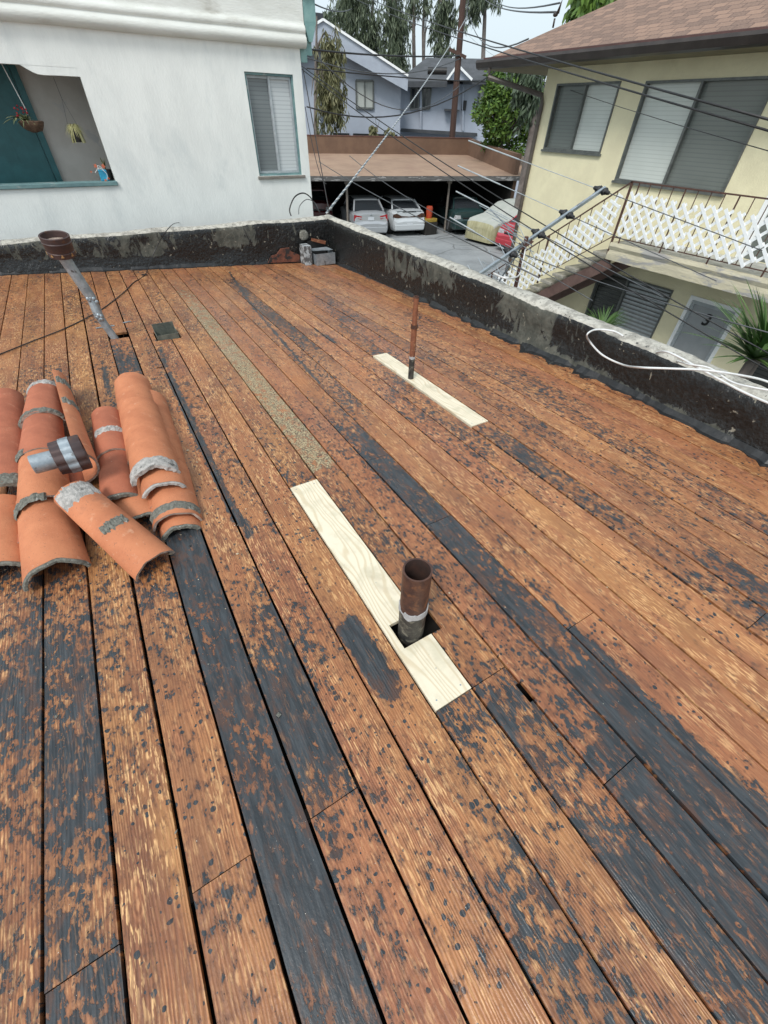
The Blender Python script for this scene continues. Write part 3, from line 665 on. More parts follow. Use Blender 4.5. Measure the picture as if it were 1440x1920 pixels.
# nail heads over the joists and loose grit (nobody could count them)
rg = random.Random(21); mb = MB()
for k in range(-14, 23):
    for j in range(15):
        y = -1.2+j*.61+rg.uniform(-.015, .015)
        for fx in (.2, .8):
            if rg.random() < .25: continue
            x = seam(k)+PW*fx+rg.uniform(-.012, .012)
            if seam(7) < x < seam(8) and .3 < y < 1.9 or y > 7.6 or x > 3.3 or (BOX[0]-.03 < x < BOX[1]+.03 and BOX[2]-.03 < y < BOX[3]+.03): continue
            z = dz(x, y); mb.tube([(x, y, z-.004), (x+.0008, y, z+.0014)], rg.uniform(.003, .0042), 7)
mb.build('nail_heads', M['rust_pipe'], kind='stuff', label='rusty nail heads in rows across the old boards', fix=False)
mb = MB(); mats_ = 0
for i in range(900):
    y = rg.uniform(.05, 7.5)**1.0; k = rg.randint(-4, 22); near = rg.random() < .6
    x = seam(k)+(rg.choice((-1, 1))*rg.uniform(.006, .02) if near else rg.uniform(0, PW)); r = rg.uniform(.0012, .0035)*(1 if rg.random() < .93 else 2.2)
    if i < 260: x = rg.gauss(-.25, .42); y = rg.gauss(2.35, .6); r *= 1.5
    if x > 3.3 or (seam(7) < x < seam(8) and y < 1.9): continue
    z = dz(x, y)+r*.4; a = rg.uniform(0, 6.28); el = rg.uniform(.5, 3.0) if rg.random() < .4 else 1
    u1 = Vector((math.cos(a), math.sin(a), rg.uniform(-.1, .2)))*r*el; v1 = Vector((-math.sin(a), math.cos(a), 0))*r; w1 = Vector((0, 0, r*.6)); c = Vector((x, y, z)); n0 = len(mb.v)
    mb.v += [c+u1, c+v1, c-u1, c-v1, c+w1, c-w1]; mi_ = rg.choice((0, 0, 1, 2))
    for t3 in ((0, 1, 4), (1, 2, 4), (2, 3, 4), (3, 0, 4), (1, 0, 5), (2, 1, 5), (3, 2, 5), (0, 3, 5)): mb.face([n0+q for q in t3], mi_)
mb.build('loose_grit', [M['mortar'], simple('pale_chips', (.6, .5, .36), (.5, .4, .27), 30, .8), M['black']], kind='stuff', label='grit and wood chips scattered over the roof boards', fix=False)
# thick cast pipe
P0 = Vector((PX0, PY0, 0)); ht = .415
t = thing('vent_pipe', (P0.x, P0.y, -.1), 'short wide rusted iron vent pipe standing open in the notch of the pine board', 'pipe')
ax = Vector((-.00, .01, 1)).normalized()
mb = MB()
rp = .0555
def pipe_wall(a, b, r, ri, name, mat, par, n=32, jag=None):
    mb = MB(); mb.pipe(a, b, r, ri, n)
    return mb.build(name, mat, par, smooth=True, auto=40)
pipe_wall(P0+ax*(-.12), P0+ax*.172, rp+.0006, rp-.008, 'tarred_foot', M['pipe_tar'], t)
mb = MB(); mb.pipe(P0+ax*.165, P0+ax*ht, rp, rp-.007, 40, 0, 1); mb.build('barrel', [M['rust_pipe'], M['pipe_inner']], t, smooth=True, auto=40)
mb = MB(); base = len(mb.v); n = 40; ring = []
for i in range(n):
    a = 2*math.pi*i/n; d = Vector((math.cos(a), math.sin(a), 0)); hh = .012+.016*max(0, noise.noise((a*2.2, 1, 5)))+.01*random.random(); ll = .014+.03*max(0, noise.noise((a*1.7, 7, 5)))
    if noise.noise((a*1.1, 3, 9)) < -.25: hh = ll = .001
    c = P0+ax*.178
    ring.append((c+d*(rp+.004)+ax*hh, c+d*(rp+.0045)-ax*ll, c+d*(rp-.004)+ax*hh, c+d*(rp-.004)-ax*ll))
for i in range(n):
    a, b = ring[i], ring[(i+1) % n]; mb.quad(a[0], b[0], b[1], a[1]); mb.quad(a[0], a[2], b[2], b[0]); mb.quad(a[1], b[1], b[3], a[3])
mb.build('sealant_ring', M['sealant'], t, fix=True)
# thin rusty vent pipe
P1 = atdeck(770, 710); P1 = Vector((P1.x, P1.y, dz(P1.x, P1.y)))
t = thing('vent_pipe', P1, 'thin tall orange rusted vent pipe rising from the short pine board', 'pipe')
def thin(z0, z1, r, name, mat, inner=None):
    mb = MB(); a = P1+Vector((0, 0, z0)); b = P1+Vector((0, 0, z1)); mb.pipe(a, b, r, r-.004, 20, 0, 0 if not inner else 1); return mb.build(name, [mat] + ([inner] if inner else []), t, smooth=True, auto=40)
thin(-.1, .185, .0245, 'tarred_foot', M['pipe_tar']); thin(.185, .43, .0235, 'lower_barrel', M['rust_orange']); thin(.43, .455, .029, 'collar', M['rust_pipe'])
thin(.455, .655, .0205, 'upper_barrel', M['rust_orange'], M['pipe_inner']); thin(.655, .665, .0215, 'rim', M['rust_pipe'])
mb = MB()
for i in range(20):
    a = 2*math.pi*i/20; b = 2*math.pi*(i+1)/20; f = lambda q: P1+Vector((math.cos(q)*.0253, math.sin(q)*.0253, .192))
    ha, hb_ = [.010+.02*max(0, noise.noise((math.cos(q)*2, math.sin(q)*2, 4))) for q in (a, b)]
    mb.quad(f(a)+_z*ha, f(b)+_z*hb_, f(b)-_z*hb_, f(a)-_z*ha)
mb.build('sealant_ring', M['sealant'], t)
# leaning galvanised vent with brown cap
B = Vector((VP_.x+.02, VP_.y-.0, dz(VP_.x, VP_.y)-.03)); 
J1 = atY(186, 594, B.y+.01); J2 = atY(172, 560, B.y+.03); T = atY(118, 480, B.y+.02); T2 = atY(103, 446, B.y+.0)
t = thing('roof_vent', B, 'leaning galvanised vent pipe with a round brown metal cap near the far parapet', 'roof vent')
mb = MB(); mb.tube([B, J1], [.034, .036], 16); mb.build('lower_pipe', M['galv'], t, smooth=True, auto=40)
mb = MB(); mb.tube([J1+(B-J1)*.05, J1+(J2-J1)*.2, J2], [.040, .041, .040], 16); mb.build('joint_sleeve', M['galv'], t, smooth=True, auto=40)
mb = MB(); mb.tube([J2, J2.lerp(T, .5), T], [.043, .046, .048], 20); mb.build('upper_pipe', M['galv'], t, smooth=True, auto=40)
for i, c in enumerate((J1, J2)):
    mb = MB(); 
    for k in range(5): 
        o = Vector((random.uniform(-.03, .03), -.035, random.uniform(-.03, .03))); mb.sphere(c+o, (.018, .012, .02), 8, 5)
    mb.build('sealant_lump', M['galv'], t, smooth=True)
axv = (T2-T).normalized()
mb = MB()
c0 = T-axv*.01
prof = [(.0, .05), (.012, .098), (.05, .104), (.055, .099), (.062, .104), (.115, .107), (.122, .112), (.128, .108), (.165, .112), (.170, .105), (.165, .098), (.10, .094)]
n = 28; uu = axv.orthogonal().normalized(); vv = axv.cross(uu)
secs = []
for (hh, r) in prof: secs.append([c0+axv*hh+(uu*math.cos(2*math.pi*i/n)+vv*math.sin(2*math.pi*i/n))*r for i in range(n)])
mb.loft(secs, cap=False); mb.face(range(n)); mb.build('cap', M['cap_brown'], t, smooth=True, auto=35)
mb = MB(); mb.tube([c0+axv*.115, c0+axv*.12], .094, 24); mb.build('cap_inside', M['pine'] if 0 else M['tile_edge'], t, smooth=False)
slotm = simple('bright_bent_metal', (.55, .33, .14), (.3, .15, .07), 20, .4, .4)
for i in range(8):
    mb = MB(); a = math.pi*2*i/8; d = uu*math.cos(a)+vv*math.sin(a); e = axv.cross(d); mb.prism([c0+axv*.03+d*.1045-e*.012, c0+axv*.03+d*.1045+e*.012, c0+axv*.055+d*.1045], d*.003); mb.build('vent_slot', slotm, t)
# metal straps at its foot
mb = MB(); a = atdeck(180, 616); b = atdeck(215, 611); c = atdeck(231, 606); d = atdeck(245, 603)
for p, q in ((a, b), (c, d)): mb.bar(p+_z*.004, q+_z*.004, .03, .003)
mb.build('strap', M['galv'], t)
# open sheet metal duct box
cx, cy = (BOX[0]+BOX[1])/2, (BOX[2]+BOX[3])/2; zb = dz(cx, cy)
t = thing('duct_box', (cx, cy, zb), 'open dark sheet metal duct box sunk between the boards', 'duct')
mb = MB(); w_, l_ = .10, .115
for (xa, ya, xb, yb, z1) in ((cx-w_, cy-l_, cx+w_, cy-l_+.004, .045), (cx-w_, cy+l_-.004, cx+w_, cy+l_, .085), (cx-w_, cy-l_+.0045, cx-w_+.004, cy+l_-.0045, .035), (cx+w_-.004, cy-l_+.0045, cx+w_, cy+l_-.0045, .04)):
    mb.box((xa, ya, zb-.2), (xb, yb, zb+z1))
mb.build('box_walls', M['box_metal'], t)
mb = MB(); mb.box((cx-w_+.005, cy-l_+.005, zb-.19), (cx+w_-.005, cy+l_-.005, zb-.18)); mb.build('box_bottom', M['black'], t)
# black cable over the boards
def smooth_path(P, n=6):
    P = [Vector(p) for p in P]; out = []
    for i in range(len(P)-1):
        p0 = P[max(i-1, 0)]; p1 = P[i]; p2 = P[i+1]; p3 = P[min(i+2, len(P)-1)]
        for k in range(n):
            t = k/n; out.append(.5*((2*p1)+(p2-p0)*t+(2*p0-5*p1+4*p2-p3)*t*t+(3*p1-p0-3*p2+p3)*t**3))
    out.append(P[-1]); return out
def cable(name, pts, r, mat, label, cat='cable', group=None, n=6, sides=6):
    mb = MB(); q = smooth_path(pts, n) if n else pts; mb.tube(q, r, sides); return mb.build(name, mat, smooth=True, label=label, cat=cat, group=group)
pp = [atdeck(x, y, .008) for x, y in ((-80, 695), (0, 664), (60, 640), (130, 612), (190, 580), (232, 548), (250, 530), (272, 515))]
pp += [atY(283, 488, YB-.10), atY(298, 455, YB-.03), atz(312, 433, .365), atz(325, 420, .37), atz(338, 417, .2)]
cable('cable', pp, .0055, M['black_gloss'], 'thin black cable lying across the boards and up over the far parapet')
mb = MB(); a = atdeck(266, 516); b = atdeck(277, 517); mb.bar(a+_z*.01, b+_z*.012, .012, .012); mb.build('cable_clip', M['black'], label='small black clip pinning the cable to the boards near the far parapet', cat='clip')

# ---- roof tiles ----------------------------------------------------------------
TG = 'old clay barrel tiles piled on the boards'
def tile(a, b, w0, w1, label, roll=0, mat='terra', band=None, nearm=None, farm=None, arc=165, jag=.35, thick=.013, flat=.9):
    """a = near end of the crest, b = far end of the crest (world points); w0, w1 widths"""
    a = Vector(a); b = Vector(b); y = (b-a); L = y.length; y.normalize(); x = y.cross(_z).normalized(); z = x.cross(y)
    Rm = Matrix.Rotation(R(roll), 3, y); x = Rm @ x; z = Rm @ z
    t = thing('roof_tile', a, label, 'roof tile', TG)
    nl, na = 14, 20; seed = a.x*31+a.y*17
    def P(u, s, th, extra=0):     # u along, s across angle -1..1
        r = (w0*(1-u)+w1*u)/2; ang = s*R(arc/2); rr = r-th+extra
        du = 0
        if u < .01: du = -.006*noise.noise((s*3, seed, 1)) - jag*max(0, noise.noise((s*2.3, seed, 7)))*-.06
        if u > .99: du = .012*noise.noise((s*3, seed, 4)) 
        wob = .0015*noise.noise((s*2, u*3, seed))
        return a + y*(u*L+du) + x*(math.sin(ang)*(rr+wob)) + z*((math.cos(ang)*(rr+wob)-r)*flat)
    mb = MB(); g = []
    for th in (0, thick):
        g.append([[len(mb.v)+0*mb.v.append(P(i/nl, -1+2*j/na, th)) if 0 else (mb.v.append(P(i/nl, -1+2*j/na, th)) or len(mb.v)-1) for j in range(na+1)] for i in range(nl+1)])
    for k in (0, 1):
        for i in range(nl):
            for j in range(na): mb.face((g[k][i][j], g[k][i][j+1], g[k][i+1][j+1], g[k][i+1][j]), 0)
    for j in range(na):
        for i in (0, nl): mb.face((g[0][i][j], g[0][i][j+1], g[1][i][j+1], g[1][i][j]), 1)
    for i in range(nl):
        for j in (0, na): mb.face((g[0][i][j], g[0][i+1][j], g[1][i+1][j], g[1][i][j]), 1)
    mb.build('tile_shell', [M[mat], M['tile_edge']], t, smooth=True, auto=45)
    def bandmesh(u0, u1, s0, s1, h, name, mm='mortar'):
        bm_ = MB(); n1 = 4; n2 = 22; gr = []
        for i in range(n1+1):
            row = []
            for j in range(n2+1):
                s = s0+(s1-s0)*j/n2; wv = .030*noise.noise((j*.55, seed, 3+i*.25))+.018*noise.noise((j*1.7, seed, 8+i)); u = u0+(u1-u0)*i/n1+wv
                e = h*.7*(.9+.9*noise.noise((i*1.3, j*.9, seed))) if 0 < i < n1 and 0 < j < n2 else -.002
                row.append(len(bm_.v)); bm_.v.append(P(u, s, 0, e))
            gr.append(row)
        for i in range(n1):
            for j in range(n2): bm_.face((gr[i][j], gr[i][j+1], gr[i+1][j+1], gr[i+1][j]))
        bm_.build(name, M[mm], t, smooth=False)
    for bnd in (band or []): bandmesh(*bnd)
    if nearm:   # mortar clinging inside the near mouth
        bm_ = MB(); n2 = 20; prev = None
        for j in range(n2+1):
            s = nearm[0]+(nearm[1]-nearm[0])*j/n2; tt = nearm[2]*(.35+1.3*abs(noise.noise((j*.8, seed, 9)))) + .0015 + .003*abs(noise.noise((j*.5, seed, 2)))
            o = y*(-.012-.01*abs(noise.noise((j*1.1, seed, 5))))
            cur = (P(0, s, -.001)+o*.3, P(0, s, thick*.4)+o, P(0, s, thick+tt)+o, P(.12, s, thick+tt*.8), P(.12, s, thick*.8))
            if prev:
                for k in range(4): bm_.quad(prev[k], cur[k], cur[k+1], prev[k+1])
            prev = cur
        bm_.build('mortar_fill', M[nearm[3] if len(nearm) > 3 else 'mortar'], t)
    return t
dk = atdeck
# column A, big on the left (px are crest points)
def cp(px, py, h): return dk(px, py, h)
A0 = cp(84, 1050, .15); A1 = cp(62, 918, .145); 
tile(cp(86, 1056, .135), cp(62, 915, .165), .275, .235, 'nearest terracotta tile of the long left column, wide open end towards the viewer', nearm=(-1, 1, .004))
tile(cp(66, 932, .185), cp(62, 825, .20), .255, .225, 'second tile of the long left column, just beyond the diagonal tile', band=[(-.06, .06, -.95, .25, .014, 'mortar_band')])
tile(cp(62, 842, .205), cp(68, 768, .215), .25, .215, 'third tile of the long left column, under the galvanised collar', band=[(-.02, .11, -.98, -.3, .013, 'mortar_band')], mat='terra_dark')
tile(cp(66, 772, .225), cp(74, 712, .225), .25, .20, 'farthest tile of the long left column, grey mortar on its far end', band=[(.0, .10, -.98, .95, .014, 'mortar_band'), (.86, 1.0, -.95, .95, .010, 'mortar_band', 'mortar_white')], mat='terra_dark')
# lower supports under A
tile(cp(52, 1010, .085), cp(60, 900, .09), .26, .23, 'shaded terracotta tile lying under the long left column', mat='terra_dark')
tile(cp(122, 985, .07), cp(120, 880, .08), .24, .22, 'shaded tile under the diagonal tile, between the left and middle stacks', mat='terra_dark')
# column at left edge of picture
tile(cp(-14, 1058, .10), cp(-8, 930, .12), .24, .2, 'terracotta tile cut by the left edge of the photo, nearest of its column', nearm=(-1, 1, .004))
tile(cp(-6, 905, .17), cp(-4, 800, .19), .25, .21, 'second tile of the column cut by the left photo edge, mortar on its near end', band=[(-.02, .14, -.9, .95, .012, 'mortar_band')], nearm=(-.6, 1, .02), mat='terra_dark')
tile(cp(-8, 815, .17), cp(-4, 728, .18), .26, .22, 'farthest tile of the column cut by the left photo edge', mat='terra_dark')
# column B, three nested tiles on the right
tile(cp(282, 872, .220), cp(266, 800, .225), .26, .245, 'top tile of the nested right stack, ragged pale mortar in its mouth', band=[(-.03, .20, -.98, .9, .008, 'mortar_band', 'mortar_white')], nearm=(-.95, .95, .018, 'mortar_white'))
tile(cp(272, 838, .195), cp(250, 744, .200), .262, .25, 'middle tile of the nested right stack, crest showing beyond the top tile')
tile(cp(258, 795, .170), cp(238, 698, .178), .264, .25, 'farthest tile of the nested right stack, smooth far end over the boards')
tile(cp(300, 905, .165), cp(285, 830, .175), .235, .22, 'small tile nested inside the mouth of the right stack', mat='terra', nearm=(-.9, .9, .01, 'mortar_white'), flat=.75)
# column C below B, to the right
tile(cp(327, 962, .105), cp(308, 860, .125), .25, .23, 'lower right tile with a cracked corner and a speckled mortar band', band=[(.06, .20, -.95, .92, .012, 'mortar_band')], roll=6)
tile(cp(318, 935, .09), cp(292, 800, .12), .27, .25, 'lower right tile stepping out beneath the nested stack', roll=8)
tile(cp(304, 860, .09), cp(272, 730, .12), .27, .25, 'far lower right tile beneath the nested stack, edge facing the boards', roll=8)
tile(cp(333, 985, .062), cp(318, 910, .075), .215, .2, 'lowest tile of the right stack, dark mortar along its open end', nearm=(-.95, .8, .012), mat='terra')
# column F in the middle
tile(cp(206, 842, .15), cp(190, 762, .16), .21, .18, 'middle stack tile with a broken far end behind the brown collar', band=[(.38, .52, -.6, .95, .011, 'mortar_band', 'mortar_white')], mat='terra_dark')
tile(cp(218, 925, .115), cp(206, 828, .14), .22, .2, 'middle stack tile in shade, mortar along its near rim', nearm=(-.9, .95, .018), mat='terra_dark')
tile(cp(262, 965, .065), cp(228, 890, .085), .27, .25, 'flat lying tile under the middle stack, front rim over the boards', flat=.7, nearm=(-1, 1, .003))
# tile on its side (E)
tile(cp(186, 872, .13), cp(126, 712, .12), .21, .17, 'tile standing on its edge between the left column and the middle stack', roll=100, band=[(.52, .60, -.95, .5, .010, 'mortar_band'), (.80, .90, -.95, .4, .010, 'mortar_band')], arc=175)
tile(cp(132, 770, .09), cp(118, 722, .09), .17, .16, 'broken tile piece with mortar beyond the tile on its edge', roll=40, mat='terra_dark')
# diagonal tile (D)
tile(cp(286, 1046, .095), cp(126, 908, .235), .215, .18, 'long diagonal tile lying across the pile, mortar lump on its crest', band=[(.40, .50, -.45, .5, .012, 'mortar_lump'), (.80, 1.0, -.85, .9, .009, 'mortar_band', 'mortar_white')], flat=.8)
tile(cp(160, 905, .19), cp(126, 905, .19), .17, .17, 'short broken tile end with grey mortar wedged beyond the diagonal tile', band=[(.0, .5, -.9, .9, .01, 'mortar_band')], mat='terra_dark') if 0 else None

# ---- galvanised collar lying on the tiles ------------------------------------------
ca = dk(60, 872, .30); cb = dk(160, 846, .29)
axc = (cb-ca).normalized(); uu = axc.cross(_z).normalized(); vv = uu.cross(axc)
t = thing('chimney_cowl', ca, 'scalloped galvanised and brown metal cowl lying on the tile pile', 'cowl')
def ring_secs(stations, n=48, lob=0, amp=0):
    return [[ca+axc*s+(uu*math.cos(2*math.pi*i/n)+vv*math.sin(2*math.pi*i/n))*r*(1+(amp*abs(math.sin(lob*math.pi*i/n))-amp if lob else 0)) for i in range(n)] for s, r in stations]
Lc = (cb-ca).length
mb = MB(); mb.loft(ring_secs([(0, .045), (.003, .048), (Lc*.48, .048), (Lc*.48, .044), (0.0, .042)]), cap=False); mb.build('inlet_tube', M['galv'], t, smooth=True, auto=40)
for nm, st, mt in (('rear_band', [(Lc*.40, .04), (Lc*.42, .086), (Lc*.62, .089), (Lc*.625, .08)], 'cap_brown'), ('middle_band', [(Lc*.60, .083), (Lc*.61, .093), (Lc*.80, .095), (Lc*.805, .088)], 'galv'), ('front_band', [(Lc*.79, .088), (Lc*.80, .092), (Lc*.98, .094), (Lc*1.0, .090), (Lc*.97, .084), (Lc*.80, .082)], 'cap_brown')):
    mb = MB(); mb.loft(ring_secs(st, 64, 10, .10), cap=False); mb.build(nm, M[mt], t, smooth=True, auto=50)
mb = MB(); mb.loft(ring_secs([(Lc*.90, .08), (Lc*.905, .08)], 24)); mb.build('inside', M['pipe_inner'], t)

# ---- drain box in the corner ----------------------------------------------------
c = Vector((3.22, YB-.02, dz(3.2, 7.7)))
t = thing('scupper', c, 'battered metal drain scupper and white painted plates in the far corner of the roof', 'drain')
mb = MB(); mb.box((2.93, 7.50, c.z+.0), (3.06, 7.70, c.z+.30)); o = mb.build('upright_plate', simple('flaking_white_metal', (.42, .45, .46), (.10, .10, .10), 14, .7, bd=.006, lo=.45, hi=.55), t)
mb = MB(); z0 = c.z+.02
for lo, hi in (((3.10, 7.40, z0), (3.45, 7.405, z0+.17)), ((3.10, 7.4055, z0), (3.105, 7.68, z0+.16)), ((3.445, 7.4055, z0), (3.45, 7.68, z0+.16)), ((3.106, 7.4055, z0), (3.444, 7.68, z0+.012))): mb.box(lo, hi)
mb.build('drain_tray', M['galv'], t)
mb = MB(); mb.prism([(3.09, 7.55, z0+.19), (3.46, 7.5, z0+.185), (3.40, 7.62, z0+.21), (3.12, 7.66, z0+.20)], (0, 0, .006)); mb.build('bent_lip', M['galv'], t)
mb = MB(); mb.box((3.08, 7.715, c.z+.12), (3.42, 7.725, c.z+.33)); mb.build('outlet', M['black'], t)
mb = MB(); mb.sphere((3.03, 7.70, c.z+.42), (.085, .02, .075), 10, 6, f=lambda p: p*(1+.2*noise.noise(p*30))); mb.build('mortar_patch', M['mortar'], t)
mb = MB(); mb.prism([(3.15, 7.70, c.z+.33), (3.40, 7.69, c.z+.26), (3.42, 7.69, c.z+.31), (3.16, 7.70, c.z+.37)], (0, -.015, 0)); mb.build('timber_sliver', M['rust_orange'], t)
mb = MB(); prof = [(2.35, .02), (2.42, .12), (2.52, .14), (2.60, .22), (2.75, .235), (2.77, .18), (2.92, .12), (2.92, .02)]
mb.prism([(x, 7.712, dz(x, 7.7)+z) for x, z in prof], (0, .02, 0)); mb.build('exposed_brick', M['copper_junk'], pb, label='patch of exposed red brick at the foot of the parapet')
mb = MB(); q = dk(447, 489, .0); mb.box((q.x-.05, q.y-.02, q.z), (q.x+.05, q.y+.02, q.z+.01)); mb.build('debris_scrap', M['white_paint'], label='tiny white scrap lying at the foot of the far parapet', cat='scrap')

# ---- cables on the parapets -------------------------------------------------------
def onT(px, py, z=.375): return atz(px, py, z)
cable('coax_cable', [onT(1500, 748), onT(1440, 716), onT(1385, 703, .42), onT(1320, 694, .44), onT(1255, 691, .42), onT(1200, 689, .37), atX(1168, 684, 3.33), atX(1130, 666, 3.32), atX(1106, 641, 3.36), onT(1101, 627, .375), onT(1118, 618, .38), onT(1150, 621, .375), onT(1168, 630, .37)], .0075, M['white_cable'], 'white coax cable looping over the inner edge of the right parapet')
cable('coax_cable', [atz(1226, 662, .30), onT(1246, 659, .4), onT(1270, 668, .41), onT(1310, 690, .40), onT(1350, 712, .39), onT(1400, 738, .385), onT(1480, 772, .38)], .0075, M['white_cable'], 'white coax cable rising from beyond and running along the right parapet top')
cable('coax_cable', [atz(1268, 676, .33), onT(1290, 683, .40), onT(1330, 690, .42), onT(1370, 715, .40), onT(1410, 726, .42), onT(1480, 738, .42)], .006, M['white_cable'], 'thin white coax crossing the other two near the right photo edge')
cn = Vector((3.55, 7.9, .36))
cable('cable', [atY(546, 405, 7.90), atY(543, 392, 7.93), atY(552, 370, 7.95), atY(568, 362, 7.96), atY(582, 370, 7.97), atY(590, 385, 7.97), atY(600, 398, 7.95)], .010, M['black'], 'arched black cable standing over the far corner of the parapets')
cable('cable', [atY(560, 402, 7.93), atY(562, 386, 7.95), atY(575, 374, 7.96), atY(590, 380, 7.97), atY(598, 396, 7.95)], .006, M['wire_grey'], 'thin grey cable arched inside the black one at the parapet corner')

# ================================================================ WHITE HOUSE (left)
WY = 9.0; WXR = 3.78
wh = thing('white_house', (0, WY, G), 'white stucco two storey house beyond the far parapet, teal trimmed window and recessed porch', 'house')
def wall_y(mb, Y, x0, x1, z0, z1, holes, depth, mi=0):     # wall facing -y with rectangular holes and reveals
    xs = sorted(set([x0, x1]+[h[0] for h in holes]+[h[1] for h in holes])); zs = sorted(set([z0, z1]+[h[2] for h in holes]+[h[3] for h in holes]))
    for a, b in zip(xs, xs[1:]):
        for c_, d in zip(zs, zs[1:]):
            if any(h[0] <= a and b <= h[1] and h[2] <= c_ and d <= h[3] for h in holes): continue
            mb.quad((a, Y, c_), (b, Y, c_), (b, Y, d), (a, Y, d), mi)
    for h in holes:
        a, b, c_, d = h[:4]; e = Y+depth
        mb.quad((a, Y, c_), (a, e, c_), (a, e, d), (a, Y, d), mi); mb.quad((b, Y, c_), (b, Y, d), (b, e, d), (b, e, c_), mi)
        mb.quad((a, Y, c_), (b, Y, c_), (b, e, c_), (a, e, c_), mi); mb.quad((a, Y, d), (a, e, d), (b, e, d), (b, Y, d), mi)
def wall_x(mb, X, y0, y1, z0, z1, holes, depth, mi=0):     # wall facing -x
    ys = sorted(set([y0, y1]+[h[0] for h in holes]+[h[1] for h in holes])); zs = sorted(set([z0, z1]+[h[2] for h in holes]+[h[3] for h in holes]))
    for a, b in zip(ys, ys[1:]):
        for c_, d in zip(zs, zs[1:]):
            if any(h[0] <= a and b <= h[1] and h[2] <= c_ and d <= h[3] for h in holes): continue
            mb.quad((X, a, c_), (X, a, d), (X, b, d), (X, b, c_), mi)
    for h in holes:
        a, b, c_, d = h[:4]; e = X+depth
        for q in (((X, a, c_), (X, a, d), (e, a, d), (e, a, c_)), ((X, b, c_), (e, b, c_), (e, b, d), (X, b, d)), ((X, a, c_), (e, a, c_), (e, b, c_), (X, b, c_)), ((X, a, d), (X, b, d), (e, b, d), (e, a, d))): mb.quad(*q, mi)
OX0, OX1, OZ0, OZ1 = -2.6, .565, .79, 1.985
WX0, WX1, WZ0, WZ1 = 2.83, 3.625, .81, 2.055
mb = MB(); wall_y(mb, WY, -8, WXR, G, 2.36, [(WX0, WX1, WZ0, WZ1), (OX0, OX1, OZ0, OZ1)], .14)
mb.quad((WXR, WY, G), (WXR, 22, G), (WXR, 22, 3.6), (WXR, WY, 3.6)); mb.quad((-8, WY, G), (-8, 22, G), (-8, 22, 3.6), (-8, WY, 3.6)); mb.quad((-8, 22, G), (WXR, 22, G), (WXR, 22, 3.6), (-8, 22, 3.6))
# the stepped curve of the porch opening's top right corner
cur = [(OX1+.001, OZ1+.001), (-.085, OZ1+.001), (-.06, 1.975), (-.02, 1.95), (.03, 1.925), (.08, 1.908), (.15, 1.902), (.3, 1.905), (OX1+.001, 1.905)]
mb.prism([(x, WY+.002, z) for x, z in cur], (0, .137, 0))
mb.build('wall', M['stucco_white'], wh, fix=False)
mb = MB()   # cornice: rounded beads along the wall
prof = [(0, 2.34), (.05, 2.345), (.085, 2.37), (.10, 2.41), (.09, 2.45), (.065, 2.475), (.06, 2.49), (.075, 2.51), (.078, 2.54), (.06, 2.57), (.035, 2.59), (.03, 2.62), (.03, 3.6)]
secs = []
for i in range(61):
    x = -8+(WXR+.09+8)*i/60; secs.append([Vector((x, WY-d+.004*noise.noise((x*1.5, z*3, 1)), z+.006*noise.noise((x*1.2, z*2, 4)))) for d, z in prof]+[Vector((x, WY+.02, 3.6)), Vector((x, WY+.02, 2.34))])
mb.loft(secs); 
mb.loft([[Vector((WXR+d*.9, y, z)) for d, z in prof]+[Vector((WXR-.02, y, 3.6)), Vector((WXR-.02, y, 2.34))] for y in (WY+.021, 22)])
mb.build('cornice', M['stucco_cornice'], wh, smooth=True, auto=50)
mb = MB(); mb.quad((-8, WY+.02, 3.6), (WXR, WY+.02, 3.6), (WXR, 22, 3.6), (-8, 22, 3.6)); mb.build('roof', M['slate'], wh, fix=False)
# window
wf = MB(); y0, y1 = WY+.02, WY+.07; fr = .028
for lo, hi in (((WX0, y0, WZ0), (WX0+fr, y1, WZ1)), ((WX1-fr, y0, WZ0), (WX1, y1, WZ1)), ((WX0+fr+.001, y0, WZ1-fr), (WX1-fr-.001, y1, WZ1)), ((WX0+fr+.001, y0, WZ0), (WX1-fr-.001, y1, WZ0+.03))): wf.box(lo, hi)
win = wf.build('window', M['teal_light'], wh, label='teal framed sliding window with half open look')
win['label'] = 'sliding window with worn teal surround and white blinds'
mid = (WX0+WX1)/2; fb = MB()
for a, b in ((WX0+fr+.002, mid+.012), (mid-.012, WX1-fr-.002)):
    yy = WY+.075 if a < mid-.1 else WY+.055
    for lo, hi in (((a, yy, WZ0+.032), (a+.028, yy+.02, WZ1-fr-.002)), ((b-.028, yy, WZ0+.032), (b, yy+.02, WZ1-fr-.002)), ((a+.029, yy, WZ1-fr-.032), (b-.029, yy+.02, WZ1-fr-.002)), ((a+.029, yy, WZ0+.032), (b-.029, yy+.02, WZ0+.062))): fb.box(lo, hi)
fb.build('sash', M['alum'], win)
mb = MB(); mb.quad((WX0+fr, WY+.10, WZ0), (mid, WY+.10, WZ0), (mid, WY+.10, WZ1-fr), (WX0+fr, WY+.10, WZ1-fr)); mb.build('pane', M['blind_white_screen'], win, fix=False)
mb = MB(); mb.quad((mid, WY+.085, WZ0), (WX1-fr, WY+.085, WZ0), (WX1-fr, WY+.085, WZ1-fr), (mid, WY+.085, WZ1-fr)); mb.build('pane', M['blind_white'], win, fix=False)
mb = MB(); mb.box((WX0-.03, WY-.035, WZ0-.04), (WX1+.05, WY+.10, WZ0-.001)); mb.build('sill', M['wood_grey'], win, bevel=.006)
